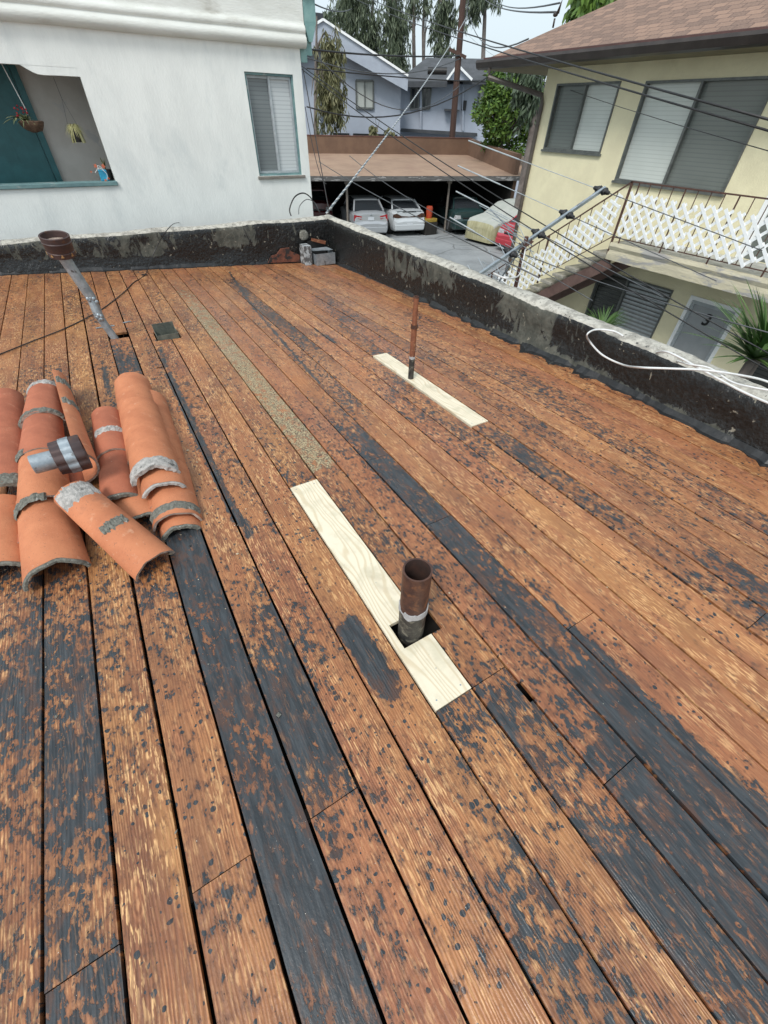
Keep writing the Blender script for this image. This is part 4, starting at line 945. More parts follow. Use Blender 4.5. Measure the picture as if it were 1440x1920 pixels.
# porch recess
PY = WY+1.05; mb = MB()
mb.quad((OX0, PY, .2), (OX1+.9, PY, .2), (OX1+.9, PY, 2.3), (OX0, PY, 2.3)); mb.quad((OX1+.9, WY+.14, .2), (OX1+.9, PY, .2), (OX1+.9, PY, 2.3), (OX1+.9, WY+.14, 2.3)); mb.quad((OX0, WY+.14, 2.3), (OX1+.9, WY+.14, 2.3), (OX1+.9, PY, 2.3), (OX0, PY, 2.3))
mb.quad((OX0, WY+.14, .2), (OX1+.9, WY+.14, .2), (OX1+.9, PY, .2), (OX0, PY, .2)); mb.quad((OX0, WY+.14, .2), (OX0, PY, .2), (OX0, PY, 2.3), (OX0, WY+.14, 2.3))
mb.build('porch_recess', M['porch'], wh, fix=False)
dx = atY(75, 235, PY).x
mb = MB(); mb.box((OX0+.1, PY-.05, .25), (dx-.09, PY-.01, 2.2)); door = mb.build('door', M['teal'], wh, label='dark teal porch door')
mb = MB(); mb.box((dx-.085, PY-.075, .25), (dx, PY-.005, 2.2)); mb.box((dx-.11, PY-.06, .25), (dx-.095, PY-.051, 2.2)); mb.build('door_frame', M['teal'], wh)
mb = MB(); xx = atY(35, 290, PY).x
for a, b, c_, d in ((xx-.5, xx-.02, .95, 1.35), (xx-.5, xx-.02, 1.45, 2.05)):
    for lo, hi in (((a, PY-.056, c_), (a+.03, PY-.0505, d)), ((b-.03, PY-.056, c_), (b, PY-.0505, d)), ((a+.031, PY-.056, c_), (b-.031, PY-.0505, c_+.03)), ((a+.031, PY-.056, d-.03), (b-.031, PY-.0505, d))): mb.box(lo, hi)
mb.build('panel_moulding', M['teal'], door)
mb = MB(); mb.box((OX0, WY-.03, OZ0-.035), (OX1+.012, WY+.16, OZ0+.018)); mb.build('sill', M['teal_light'], wh, bevel=.008)
# rain head and downpipe on the corner
mb = MB(); mb.box((WXR+.10, WY-.02, 2.62), (WXR+.30, WY+.18, 2.86)); mb.prism([(WXR+.10, WY-.02, 2.619), (WXR+.30, WY-.02, 2.619), (WXR+.22, WY-.02, 2.42), (WXR+.16, WY-.02, 2.42)], (0, .2, 0)); mb.box((WXR+.085, WY-.05, 2.862), (WXR+.33, WY+.21, 2.93))
mb.build('rain_head', M['teal_metal'], wh)
mb = MB(); mb.box((WXR+.02, WY+.03, 2.20), (WXR+.13, WY+.13, 2.42)); mb.box((WXR+.131, WY+.03, 2.28), (WXR+.22, WY+.13, 2.43)); mb.build('downpipe', M['teal_metal'], wh)

# hanging plants and sill things
def spray(mb, c, n, L, w, up=.5, droop=1.0, seed=0, spread=1.0, seg=4, vals=None):
    rnd = random.Random(seed)
    for i in range(n):
        a = rnd.uniform(0, 2*math.pi); e = rnd.uniform(up*.2, up*1.6); l = L*rnd.uniform(.5, 1.1); d = Vector((math.cos(a)*spread, math.sin(a)*spread, 0)); s = Vector((-math.sin(a), math.cos(a), 0))
        v = rnd.random(); prev = None
        for k in range(seg+1):
            t = k/seg; p = Vector(c)+d*(l*t*math.cos(e*.6)) + _z*(l*(math.sin(e)*t - droop*t*t*.9)); ww = w*(1-t)**.7*(.6+.4*min(1, t*4))+.0005
            n0 = len(mb.v); mb.v += [p-s*ww/2, p+s*ww/2]; vals += [v, v]
            if prev is not None: mb.face((prev, prev+1, n0+1, n0))
            prev = n0
def hang(label, px, top, bot, potr, kind):
    y = WY+.25; pt = atY(*bot, y); tp = atY(*top, y)
    t = thing('hanging_plant', pt, label, 'plant')
    mb = MB()
    if kind == 'spider':
        mb.tube([tp, pt.lerp(tp, .6)], .003, 5)
        for s in (-1, 1): mb.tube([pt.lerp(tp, .6), pt+Vector((s*potr, 0, .02))], .002, 5)
    else:
        mb.tube([tp, pt+_z*.12], .006, 6); mb.tube([pt+_z*.12, pt+_z*.0], .004, 5)
    mb.build('hanger', M['white_cable'] if kind != 'spider' else M['wire_grey'], t)
    vals = []; mb = MB()
    if kind == 'spider':
        pb_ = MB(); pb_.tube([pt-_z*.15, pt-_z*.0], [potr*.72, potr], 16); pb_.build('pot', M['black'], t, smooth=True, auto=40)
        spray(mb, pt+_z*.01, 150, .17, .012, .9, 1.2, 3, vals=vals)
        for i in range(26):
            a = random.uniform(0, 6.28); q = pt+Vector((math.cos(a)*potr*1.05, math.sin(a)*potr*1.05, .03)); r = Vector((math.cos(a)*.03, math.sin(a)*.03, 0)); n0 = len(mb.v)
            s = Vector((-math.sin(a), math.cos(a), 0))*.005; v = random.random()
            for k in range(5): qq = q+r*(k/4)+_z*(-.19*(k/4)**1.3); mb.v += [qq-s, qq+s]; vals += [v, v]
            for k in range(4): mb.face((n0+2*k, n0+2*k+1, n0+2*k+3, n0+2*k+2))
        mt = 'leaf_dry'
    else:
        pb_ = MB(); pb_.sphere(pt, (potr, potr*.9, potr*.75), 18, 10, f=lambda p: Vector((p.x, p.y, min(p.z, .01)))*(1+.12*noise.noise(p*26))); pb_.build('coconut_basket', M['coco'], t, smooth=False)
        spray(mb, pt+_z*.0+Vector((-.05, 0, 0)), 70, .20, .028, 1.2, .7, 5, vals=vals); spray(mb, pt+Vector((-.14, 0, .03)), 30, .22, .035, .3, .4, 6, vals=vals); mt = 'leaf_green'
    mb.at['rnd'] = vals; mb.build('leaves', M[mt], t, fix=False)
    if kind != 'spider':
        pm = simple('red_petals', (.35, .02, .03), (.25, .02, .02), 10, .6)
        for i in range(14): fl = MB(); fl.sphere(pt+Vector((random.uniform(-.14, .02), random.uniform(-.08, .08), random.uniform(.03, .16))), .012, 6, 4); fl.build('flower', pm, t)
hang('hanging coconut fibre basket with trailing leaves and red flowers in front of the teal door', None, (2, 118), (58, 228), .15, 'basket')
hang('pale spider plant in a black pot hanging before the grey porch wall', None, (100, 145), (138, 240), .062, 'spider')
yb_ = WY+.06; c = atY(193, 325, yb_)
t = thing('gift_bag', c, 'bright blue little bag with white handles on the teal porch sill', 'bag')
mb = MB(); mb.box((c.x-.055, yb_-.04, OZ0+.019), (c.x+.055, yb_+.04, OZ0+.15)); mb.build('bag_body', M['blue'], t, bevel=.008)
for s, hgt in ((-.042, .20), (.02, .22)):
    mb = MB(); mb.tube(smooth_path([(c.x-.10 if s < 0 else c.x-.03, yb_+s, OZ0+.12), (c.x-.04, yb_+s-.01, OZ0+hgt-.03), (c.x+.0, yb_+s-.02, OZ0+hgt-.04), (c.x+.045, yb_+s-.03, OZ0+.10), (c.x+.02, yb_-.06, OZ0+.03)]), .004, 6); mb.build('handle', M['white_cable'], t, smooth=True)
t = thing('sill_ornament', (c.x, yb_, OZ0+.02), 'coral orange starfish shaped ornament behind and around the blue bag', 'ornament')
for dx_, dz_, r in ((-.06, .19, .032), (.04, .185, .034), (-.15, .13, .016), (.05, .05, .02), (-.0, .03, .02)):
    mb = MB(); cc = Vector((c.x+dx_, yb_-.055 if dz_ < .1 else yb_+.05 if dz_ > .15 else yb_-.03, OZ0+dz_))
    pts = [(cc.x+math.cos(k*math.pi/5)*(r if k % 2 == 0 else r*.5), cc.y, cc.z+math.sin(k*math.pi/5)*(r if k % 2 == 0 else r*.5)) for k in range(10)]
    mb.prism(pts, (0, .012, 0)); mb.build('star', M['coral'], t)
c2 = atY(200, 300, WY+.25)
t = thing('potted_plant', (.50, WY+.25, OZ0), 'dark pot with a narrow green leaf in the right corner of the porch opening', 'plant')
mb = MB(); mb.tube([(.50, WY+.25, .62), (.50, WY+.25, .93)], [.05, .07], 14); mb.build('pot', M['black'], t, smooth=True, auto=40)
mb = MB(); vals = []; spray(mb, (.49, WY+.25, .93), 9, .22, .03, 1.5, .15, 8, spread=.3, vals=vals); mb.at['rnd'] = vals; mb.build('leaves', M['leaf_euc_warm'], t, fix=False)

# ================================================================ YELLOW HOUSE (right)
YX = 9.0; YC = 8.71
yh = thing('yellow_house', (YX, 4, G), 'pale yellow stucco two storey apartment house with brown shingle roof on the right', 'house')
def yz(px, py): p = atX(px, py, YX); return p.y, p.z
SW = (6.90, 8.375, 1.165, 2.14); BW = (4.34, 6.40, .81, 2.125); UD = (2.75, 3.70, .05, 2.07)
LW = (4.40, 6.05, -1.75, -.63); LD = (3.18, 4.06, -2.72, -.62); LW2 = (.5, 2.6, -1.9, -.7)
mb = MB(); wall_x(mb, YX, -6, YC, G, 2.5, [SW, BW, UD, LW, LD, LW2], .12)
mb.quad((YX, YC, G), (YX, YC, 2.5), (YX+9, YC, 2.5), (YX+9, YC, G)); mb.quad((YX+9, -6, G), (YX+9, YC, G), (YX+9, YC, 2.5), (YX+9, -6, 2.5)); mb.quad((YX, -6, G), (YX, -6, 2.5), (YX+9, -6, 2.5), (YX+9, -6, G))
mb.build('wall', M['stucco_yellow'], yh, fix=False)
def win_x(h, mats, split, frame, parent, name='window', fr=.03, nblind=0, white=False, X=YX, proud=-.02):
    a, b, c_, d = h; f = MB(); x0, x1 = X+proud, X+.06
    for lo, hi in (((x0, a, c_), (x1, a+fr, d)), ((x0, b-fr, c_), (x1, b, d)), ((x0, a+fr+.001, d-fr), (x1, b-fr-.001, d)), ((x0, a+fr+.001, c_), (x1, b-fr-.001, c_+fr))): f.box(lo, hi)
    m_ = a+(b-a)*split; f.box((x0+.01, m_-.02, c_+fr+.001), (x1-.002, m_+.02, d-fr-.001))
    o = f.build(name, frame, parent)
    for (p, q, mt) in ((a+fr, m_, mats[0]), (m_, b-fr, mats[1])):
        mb = MB(); mb.quad((X+.07, p, c_), (X+.07, p, d), (X+.07, q, d), (X+.07, q, c_)); mb.build('pane', mt, o, fix=False)
    mb = MB(); mb.box((X-.045, a-.03, c_-.035), (X+.06, b+.03, c_-.001)); mb.build('sill', frame, o)
    return o
win_x(SW, (M['blind_light'], M['blind_screen']), .52, M['alum_dark'], yh)
win_x(BW, (M['blind_screen'], M['blind_light']), .52, M['alum_dark'], yh)
lw = win_x(LW, (M['blind_low'], M['blind_lowdark']), .58, M['alum_dark'], yh)
mb = MB(); nsl = 15
for i in range(nsl):
    z = LW[2]+.07+i*(LW[3]-LW[2]-.12)/(nsl-1); mb.box((YX+.045, LW[0]+.06, z-.016), (YX+.055, LW[0]+(LW[1]-LW[0])*.58-.03, z+.016))
mb.build('blind_slats', M['alum'], lw)
win_x(LW2, (M['blind_lowdark'], M['blind_lowdark']), .5, M['alum_dark'], yh)
def door_x(h, panel, frame, num=None, screen=False, lab=None):
    a, b, c_, d = h; f = MB(); x0, x1 = YX-.02, YX+.07; fr = .06
    for lo, hi in (((x0, a, c_), (x1, a+fr, d)), ((x0, b-fr, c_), (x1, b, d)), ((x0, a+fr+.001, d-fr), (x1, b-fr-.001, d))): f.box(lo, hi)
    fo = f.build('door_frame', frame, yh)
    m2 = MB(); m2.box((YX+.03, a+fr+.005, c_), (YX+.06, b-fr-.005, d-fr-.005)); do = m2.build('door', panel, yh, label=lab)
    m2 = MB(); a2, b2 = a+fr+.006, b-fr-.006; x0, x1 = YX+.0, YX+.029
    zs = [c_+.02, c_+.95] if not screen else [c_+.9, c_+1.05]
    rails = [(c_+.60, c_+.66), (c_+.70, c_+.735), (c_+.775, c_+.81)] if not screen else [(c_+.98, c_+1.03), (c_+1.08, c_+1.13), (c_+1.3, c_+1.35), (c_+1.38, c_+1.43)]
    for s in (a2, b2-.05): m2.box((x0, s, c_), (x1, s+.05, d-fr-.006))
    m2.box((x0, a2+.051, d-fr-.06), (x1, b2-.051, d-fr-.007))
    for r0, r1 in rails: m2.box((x0, a2+.051, r0), (x1, b2-.051, r1))
    m2.build('screen_rails', M['alum'] if not screen else M['white_paint'], do)
    return do
d1 = door_x(LD, M['door_grey'], M['white_paint'], lab='grey door with the number 3')
door_x(UD, M['blind_screen'], M['white_paint'], screen=True, lab='upper screen door with white frame')
# the number 3
cv = bpy.data.curves.new('door_number', 'FONT'); cv.body = '3'; cv.size = .27; cv.extrude = .003; cv.offset = .006; cv.align_x = 'CENTER'; cv.align_y = 'CENTER'; cv.shear = .1
tmp = bpy.data.objects.new('tmp', cv); COL.objects.link(tmp); bpy.context.view_layer.update()
me = bpy.data.meshes.new_from_object(tmp.evaluated_get(bpy.context.evaluated_depsgraph_get())); bpy.data.objects.remove(tmp)
p3 = atX(1324, 601, YX+.02)
Mt = Matrix(((0, 0, -1, 0), (-1, 0, 0, 0), (0, 1, 0, 0), (0, 0, 0, 1)))
me.transform(Mt); me.transform(Matrix.Translation(Vector((YX+.024, p3.y, p3.z)) - wloc(d1))); me.materials.clear(); me.materials.append(M['black'])
o = bpy.data.objects.new('door_number', me); COL.objects.link(o); o.parent = d1
# roof: hip, overhanging eaves
ov = .62; ex = YX-ov; ey = YC+1.3; ze = 2.50; sl = .46
mb = MB(); uvs = []
def rq(*P, uv=None):
    n0 = len(mb.v); mb.v += [Vector(p) for p in P]; mb.face(range(n0, n0+len(P)))
hgt = 5.1*sl
rid = [(ex+5.1, ey-5.1, ze+hgt), (ex+5.1, -8, ze+hgt)]
rq((ex, -8, ze), (ex, ey, ze), rid[0], rid[1]); rq((ex, ey, ze), (ex+10.2, ey, ze), rid[0]); rq((ex+10.2, ey, ze), (ex+10.2, -8, ze), rid[1], rid[0])
ro = mb.build('roof', M['shingle'], yh, fix=False)
uvl = ro.data.uv_layers.new(name='UVMap')
for pl in ro.data.polygons:
    for li_ in pl.loop_indices:
        v = ro.data.vertices[ro.data.loops[li_].vertex_index].co
        uvl.data[li_].uv = (v.y, (v.z+v.x)*.76) if abs(pl.normal.x) > abs(pl.normal.y) else (v.x, (v.z-v.y)*.76)
mb = MB(); mb.box((ex+.02, -8, ze-.14), (YX+9.5, ey-.02, ze-.06)); mb.build('soffit', M['carport_fascia'] if 0 else simple('olive_soffit', (.22, .19, .11), (.17, .15, .09), 3, .8), yh)
mb = MB(); prof = [(0, .02), (-.11, .02), (-.125, -.02), (-.09, -.10), (-.03, -.12), (0, -.12)]
mb.loft([[Vector((ex+d, y, ze+z-.02)) for d, z in prof] for y in (-8, ey+.1)]); mb.loft([[Vector((x, ey-d, ze+z-.02)) for d, z in prof] for x in (ex-.0, ex+10)])
mb.build('gutter', M['gutter'], ro)
mb = MB(); mb.box((ex-.005, -8, ze-.02), (ex+.03, ey, ze+.035)); mb.build('drip_edge', simple('brown_drip_edge', (.11, .05, .045), (.08, .04, .035), 4, .5), ro)
dp = [(ex-.05, ey-.30, ze-.12), (ex-.05, ey-.30, ze-.26), (YX-.09, YC-.07, ze-.52), (YX-.05, YC-.06, ze-.64), (YX-.05, YC-.06, -1), (YX-.05, YC-.06, G+.05)]
mb = MB(); mb.tube(dp, .042, 8); mb.build('downpipe', M['downpipe'], yh, smooth=False)
mb = MB(); mb.tube([rid[0], Vector(rid[0])+_z*.5], .04, 8); mb.build('roof_pipe', M['gutter'], ro)
HIP0 = Vector((ex, ey, ze)); HIPD = (Vector(rid[0])-HIP0).normalized()
def onhip(px, py):
    r = ray(px, py).normalized(); w0 = HIP0-CAM; b = HIPD.dot(r); e = r.dot(w0); s_ = (b*e-HIPD.dot(w0))/(1-b*b); return HIP0+HIPD*s_+_z*.02
hp = onhip(1036, 50)
t = thing('roof_ornament', hp, 'small dark bird shaped finial sitting on the brown roof hip against the sky', 'ornament')
mb = MB(); mb.tube([hp, hp+Vector((0, 0, .12))], [.02, .02], 6); mb.sphere(hp+_z*.17, (.04, .06, .035), 8, 6); mb.tube([hp+Vector((0, -.05, .18)), hp+Vector((0, -.1, .34))], [.035, .006], 6); mb.build('body', M['gutter'], t, smooth=True)
# balcony
BX = 8.0; BY1 = 5.36; bs = MB(); bs.box((BX+.03, -5, -.13), (YX-.001, BY1-.03, .045)); bs.build('balcony_slab', M['concrete_slab'], yh)
mb = MB(); secs = []
for i in range(70):
    y = -5+(BY1+5)*i/69; wv = .012*noise.noise((y*3, 1, 2)); secs.append([Vector((BX+wv, y, .055)), Vector((BX-.015+wv, y, .0)), Vector((BX+.01, y, -.06)), Vector((BX+wv*.5, y, -.12)), Vector((BX+.0, y, -.21+wv)), Vector((BX+.06, y, -.22)), Vector((BX+.06, y, .055))])
mb.loft(secs); mb.box((BX+.061, BY1-.06, -.2), (YX-.001, BY1, .05)); mb.build('balcony_edge', M['concrete_edge'], yh, smooth=False)
# railing
rl = thing('balcony_railing', (BX, 3, .05), 'rusty brown iron railing along the upper balcony of the yellow house', 'railing')
RT = .905
mb = MB(); mb.bar((BX+.02, -3, RT), (BX+.02, BY1, RT), .03, .018); mb.bar((BX+.02, -3, .13), (BX+.02, BY1, .13), .022, .012); mb.build('rails', M['rail'], rl)
y = BY1-.14; i = 0
while y > 1.2:
    mb = MB(); mb.bar((BX+.02, y, .13 if i % 4 else -.04), (BX+.02, y, RT-.01), .010 if i % 4 else .02, .010, up=(1, 0, 0)); mb.build('picket' if i % 4 else 'post', M['rail'], rl); y -= .198; i += 1
mb = MB(); mb.bar((BX+.02, BY1, -.16), (BX+.02, BY1, RT+.01), .03, .03, up=(1, 0, 0)); mb.build('post', M['rail'], rl)
# lattice helper in the y-z plane
def clip(poly, p, d):
    t0, t1 = -1e9, 1e9
    for (a, b) in zip(poly, poly[1:]+poly[:1]):
        e = Vector(b)-Vector(a); n = Vector((-e.y, e.x)); den = n.dot(d); num = n.dot(Vector(a)-p)
        if abs(den) < 1e-9:
            if num > 0: return None
            continue
        t = num/den
        if den > 0: t0 = max(t0, t)
        else: t1 = min(t1, t)
    return (t0, t1) if t1-t0 > .03 else None
def lattice(name, X, poly, ang, label, parent=None, step=.125, wd=.042):
    area = sum(a[0]*b[1]-b[0]*a[1] for a, b in zip(poly, poly[1:]+poly[:1]))
    if area < 0: poly = poly[::-1]
    t = thing(name, (X, poly[0][0], poly[0][1]), label, 'lattice', 'white lattice panels')
    for k, s in enumerate((1, -1)):
        mb = MB(); d = Vector((math.cos(R(45*s+ang)), math.sin(R(45*s+ang)))); n = Vector((-d.y, d.x)); c = Vector(poly[0])
        for i in range(-80, 80):
            p = c+n*(i*step+.01*k)
            tt = clip(poly, p, d)
            if tt: a = p+d*tt[0]; b = p+d*tt[1]; mb.bar((X+.007*k, a.x, a.y), (X+.007*k, b.x, b.y), .0065, wd, up=Vector((0, n.x, n.y)))
        mb.build('slats', M['white_paint'], t)
    return t
LX = BX-.012
ylist = [5.30, 4.1, 3.0, 1.6]
for i, (a, b) in enumerate(zip(ylist, ylist[1:])):
    lattice('lattice_panel', LX, [(a, .17+.02*i), (b+.02, .14-.02*i), (b+.02, .72-.02*i), (a, .78-.02*i)], 0, ['white lattice panel tied to the balcony railing beside the stair head', 'white lattice panel at the middle of the balcony railing, below the big window', 'white lattice panel on the balcony railing nearest the right photo edge'][i])
# stairs going down along the wall
st = thing('staircase', (BX+.5, 6.6, G), 'outdoor stair with concrete treads and brown steel stringers down from the balcony', 'staircase')
sl_ = -.687; run = .262; rise = .18; y0 = BY1
nst = 15
for i in range(nst):
    y = y0+i*run; z = .045-(i+1)*rise
    if z < G: break
    mb = MB(); mb.box((BX-.015, y+.0, z-.055), (YX-.08, y+run+.03, z)); mb.build('tread', M['tread'], st, bevel=.01)
for X in (BX+.06, YX-.16):
    mb = MB(); a = Vector((X, y0-.08, -.26)); b = Vector((X, y0-.08+3.9, -.26+3.9*sl_)); mb.bar(a, b, .05, .20, up=(0, -sl_*-1, 1)); mb.build('stringer', M['steel_brown'], st)
sr = thing('stair_railing', (BX, 6.5, -.5), 'rusty brown iron handrail sloping down the outdoor stair', 'railing')
ra = Vector((BX+.02, BY1, RT)); rb_ = Vector((BX+.02, BY1+3.4, RT+3.4*sl_))
mb = MB(); mb.bar(ra, rb_, .03, .018); mb.bar(ra-_z*.76, rb_-_z*.76, .02, .012); mb.build('rails', M['rail'], sr)
for i in range(1, 17):
    y = BY1+i*.205; z = RT+(y-BY1)*sl_; mb = MB(); big = i in (7, 14); mb.bar((BX+.02, y, z-.76-(.12 if big else 0)), (BX+.02, y, z-.01), .010 if not big else .03, .010 if not big else .03, up=(1, 0, 0)); mb.build('picket' if not big else 'post', M['rail'], sr)
ang = math.degrees(math.atan(sl_))
def zs(y, o): return o+(y-BY1)*sl_
lattice('lattice_panel', LX, [(BY1+.06, zs(BY1, .16)), (6.7, zs(6.7, .12)), (6.7, zs(6.7, .72)), (BY1+.06, zs(BY1, .80))], ang+8, 'white lattice panel on the upper half of the stair railing')
lattice('lattice_panel', LX, [(6.73, zs(6.73, .05)), (8.75, zs(8.75, -.05)), (8.75, zs(8.75, .66)), (6.73, zs(6.73, .70))], ang+2, 'white lattice panel on the lower half of the stair railing')

# plants by the yellow house
def strap_plant(name, c, n, L, w, label, trunk=.0, seed=1, up=.9, droop=.7):
    t = thing(name, (c[0], c[1], G), label, 'plant')
    mb = MB(); mb.tube([(c[0], c[1], G), (c[0]+.03, c[1], (G+c[2])/2), (c[0], c[1], c[2])], [.07, .06, .05], 8); mb.build('stem', M['bark'], t, smooth=True)
    mb = MB(); vals = []; spray(mb, c, n, L, w, up, droop, seed, seg=5, vals=vals); mb.at['rnd'] = vals; mb.build('leaves', M['leaf_palm'], t, fix=False)
c = atX(1412, 672, 6.2); strap_plant('yucca', c, 90, .85, .06, 'spiky green yucca at the right edge beyond the parapet', seed=4, up=.9, droop=.25)
c = atX(1432, 655, 6.4); strap_plant('yucca', c, 60, .8, .06, 'second yucca head rising behind the first at the right photo edge', seed=14, up=1.2, droop=.2)
c = atX(1124, 624, 7.6); strap_plant('palm_bush', (c.x, c.y, c.z), 190, .62, .026, 'low feathery palm bush in front of the lower window blinds', seed=6, up=1.1, droop=.42)

# ================================================================ TV ANTENNA
MA = Vector((4.25, 3.93, .60)); r0 = ray(985, 455); MA = CAM+r0*(((4.25**2+3.93**2)**.5)/math.hypot(r0.x, r0.y))
de = ray(94, -30).normalized()
rb = ray(1128, 357); tt = (MA-CAM).dot(de)/rb.dot(de); PB = CAM+rb*tt
if (PB-MA).length > 2.6: PB = MA+(PB-MA).normalized()*2.6
bd = (PB-MA).normalized(); nd = bd.cross(de).normalized()
if nd.z < 0: nd = -nd
an = thing('tv_antenna', (MA.x, MA.y, G), 'old rooftop television antenna on a brown mast beyond the right parapet', 'antenna')
mb = MB(); mb.tube([(MA.x, MA.y, G), (MA.x, MA.y, MA.z+.06)], .024, 12); mb.build('mast', M['rail'], an, smooth=True, auto=40)
PE = MA-bd*.85
mb = MB(); mb.bar(PE, PB+bd*.05, .032, .032, up=nd); mb.build('boom', M['galv'], an)
mb = MB(); 
for s in (-.05, .05): mb.tube([MA+bd*s+nd*.03+Vector((0, -.035, 0)), MA+bd*s-nd*.06+Vector((0, -.035, 0))], .006, 6); mb.tube([MA+bd*s+nd*.03+Vector((-.035, 0, 0)), MA+bd*s-nd*.05+Vector((.035, 0, 0))], .006, 6)
mb.bar(MA-bd*.08-nd*.02, MA+bd*.08-nd*.02, .09, .01, up=nd); mb.build('mast_clamp', M['rail'], an)
Lb = (PB-MA).length
def boomp(px, py):
    # point of the boom line nearest to the pixel's ray
    r = ray(px, py).normalized(); w0 = MA-CAM; b = bd.dot(r); d_ = bd.dot(w0); e = r.dot(w0); s = (b*e-d_)/(1-b*b); return MA+bd*s
for (px, py), (qx, qy) in (((1128, 357), (881, 263)), ((1062, 400), (855, 328)), ((1010, 438), (855, 366)), ((957, 473), (850, 400))):
    p = boomp(px, py); r = ray(qx, qy).normalized(); w0 = p-CAM; b = de.dot(r); s = (b*r.dot(w0)-de.dot(w0))/(1-b*b); s = max(.5, min(s, 3.2))
    for sg, ln in ((1, s), (-1, min(s, 1.9))):
        q = p+nd*.0+de*(.03*sg); mb = MB(); m1 = q+de*(sg*ln*.55); mb.tube([q, m1], .0045, 6); mb.tube([m1, q+de*(sg*ln)], .008 if sg > 0 else .004, 8); mb.build('element', M['alum' if sg > 0 else 'wire_grey'], an, smooth=True, auto=40)
        mb = MB(); c_ = p+de*(.045*sg)+bd*(.0); mb.sphere(c_, (.034, .034, .034), 8, 6); mb.tube([c_-bd*.035, c_+bd*.035], .024, 8); mb.tube([c_+de*sg*.0, c_+de*sg*.07], [.03, .018], 8); mb.build('insulator', M['black'], an, smooth=True, auto=50)
mb = MB(); 
P_ = [boomp(*q) for q in ((1128, 357), (1062, 400), (1010, 438), (957, 473))]
for a, b in zip(P_, P_[1:]):
    for s in (1,): mb.tube(smooth_path([a+de*.05*s-nd*.0, a.lerp(b, .5)+nd*.03-_z*.02, b-de*.05*s]), .0025, 5)
mb.build('phasing_line', M['wire_grey'], an)
for i in range(13):
    p = MA-bd*(-.02+i*.072); ln = .16 if i > 3 else .22; mb = MB(); mb.tube([p-de*ln, p+de*ln], .004, 5) if i % 2 else mb.tube([p-nd*.02-(de*.7+nd*.7)*ln, p+(de*.7+nd*.7)*ln], .004, 5); mb.build('director', M['galv'], an)
for s in (1, -1):
    a = MA-bd*.02; b = a + bd*.25*-1 + (de*.25+nd*.5*s)*.9; mb = MB(); mb.bar(a, b, .02, .012); 
    for k in range(1, 6): p = a.lerp(b, k/5.5); mb.tube([p-de*.26, p+de*.26], .0035, 5)
    mb.build('reflector', M['galv'], an)
cable('coax_cable', [MA+Vector((-.03, -.05, -.05)), MA+Vector((-.08, -.1, -.18)), MA+Vector((-.12, -.12, -.3)), atz(950, 522, .42), atz(925, 512, .40)], .009, M['white_cable'], 'white coax drooping from the antenna clamp onto the parapet')

# ================================================================ CARPORT
A_ = atz(583, 330, -.40); B_ = atz(980, 330, -.40)
fd = Vector((B_.x-A_.x, B_.y-A_.y, 0)).normalized(); bk = Vector((-fd.y, fd.x, 0))
if bk.y < 0: bk = -bk
A2 = A_-fd*9; B2 = B_+fd*3.2
cpt = thing('carport', (A_.x, A_.y, G), 'long flat roofed brown carport sheltering parked cars beyond the roof', 'carport')
def zr(d): return -.40+.066*d
DEP = 6.6
mb = MB(); mb.loft([[A2+_z*0, B2, B2+_z*-.02, A2-_z*.02], ]) if 0 else None
def cpP(s, d, z): q = A_+fd*s+bk*d; return Vector((q.x, q.y, z))
Lf = (B_-A_).length
mb = MB(); secs = [[cpP(s, 0, zr(0)+.02*noise.noise((s*.35, 0, 1))), cpP(s, DEP, zr(DEP))] for s in [(-9+i*(Lf+12.2)/30) for i in range(31)]]
mb.loft(secs, close=False, cap=False)
mb.build('roof', M['carport_roof'], cpt, fix=False, smooth=False)
mb = MB(); mb.bar(cpP(-9, -.03, zr(0)-.095), cpP(Lf+3.2, -.03, zr(0)-.095), .06, .17); mb.build('fascia', M['carport_fascia'], cpt)
mb = MB(); s_r = 11.2
pR = atN(880, 260, cpP(0, DEP, 0), bk); sR = (pR-A_).dot(fd)
wt = pR.z
mb.loft([[cpP(s, DEP, zr(DEP)-.3), cpP(s, DEP, wt), cpP(s, DEP+.25, wt), cpP(s, DEP+.25, G)] for s in (-9, sR)]); 
mb.loft([[cpP(sR, d, G), cpP(sR, d, z), cpP(sR+.25, d, z), cpP(sR+.25, d, G)] for d, z in ((DEP, wt), (DEP-1.5, wt-.12), (2.5, wt-.25), (.3, wt-.35))])
mb.build('roof_upstand', M['carport_wall'], cpt)
mb = MB(); mb.loft([[cpP(s, DEP-.02, wt+.005), cpP(s, DEP-.02, wt+.04), cpP(s, DEP+.27, wt+.04), cpP(s, DEP+.27, wt+.005)] for s in (-9, sR+.2)]); mb.build('coping', M['copper_junk'] if 0 else simple('brick_coping', (.16, .07, .05), (.1, .05, .04), 5, .8), cpt)
mb = MB(); mb.box((0, 0, 0), (.01, .01, .01)) if 0 else None
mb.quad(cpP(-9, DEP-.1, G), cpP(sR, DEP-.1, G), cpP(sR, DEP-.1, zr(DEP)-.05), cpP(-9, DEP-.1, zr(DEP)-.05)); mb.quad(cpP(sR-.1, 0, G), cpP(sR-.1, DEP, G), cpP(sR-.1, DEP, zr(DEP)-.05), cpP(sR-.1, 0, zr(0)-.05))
mb.quad(cpP(-9, .02, zr(0)-.18), cpP(Lf+3, .02, zr(0)-.18), cpP(Lf+3, DEP, zr(DEP)-.12), cpP(-9, DEP, zr(DEP)-.12)); mb.build('dark_interior', M['dark_wall'], cpt, fix=False)  # near-black sheets as back wall, side and ceiling
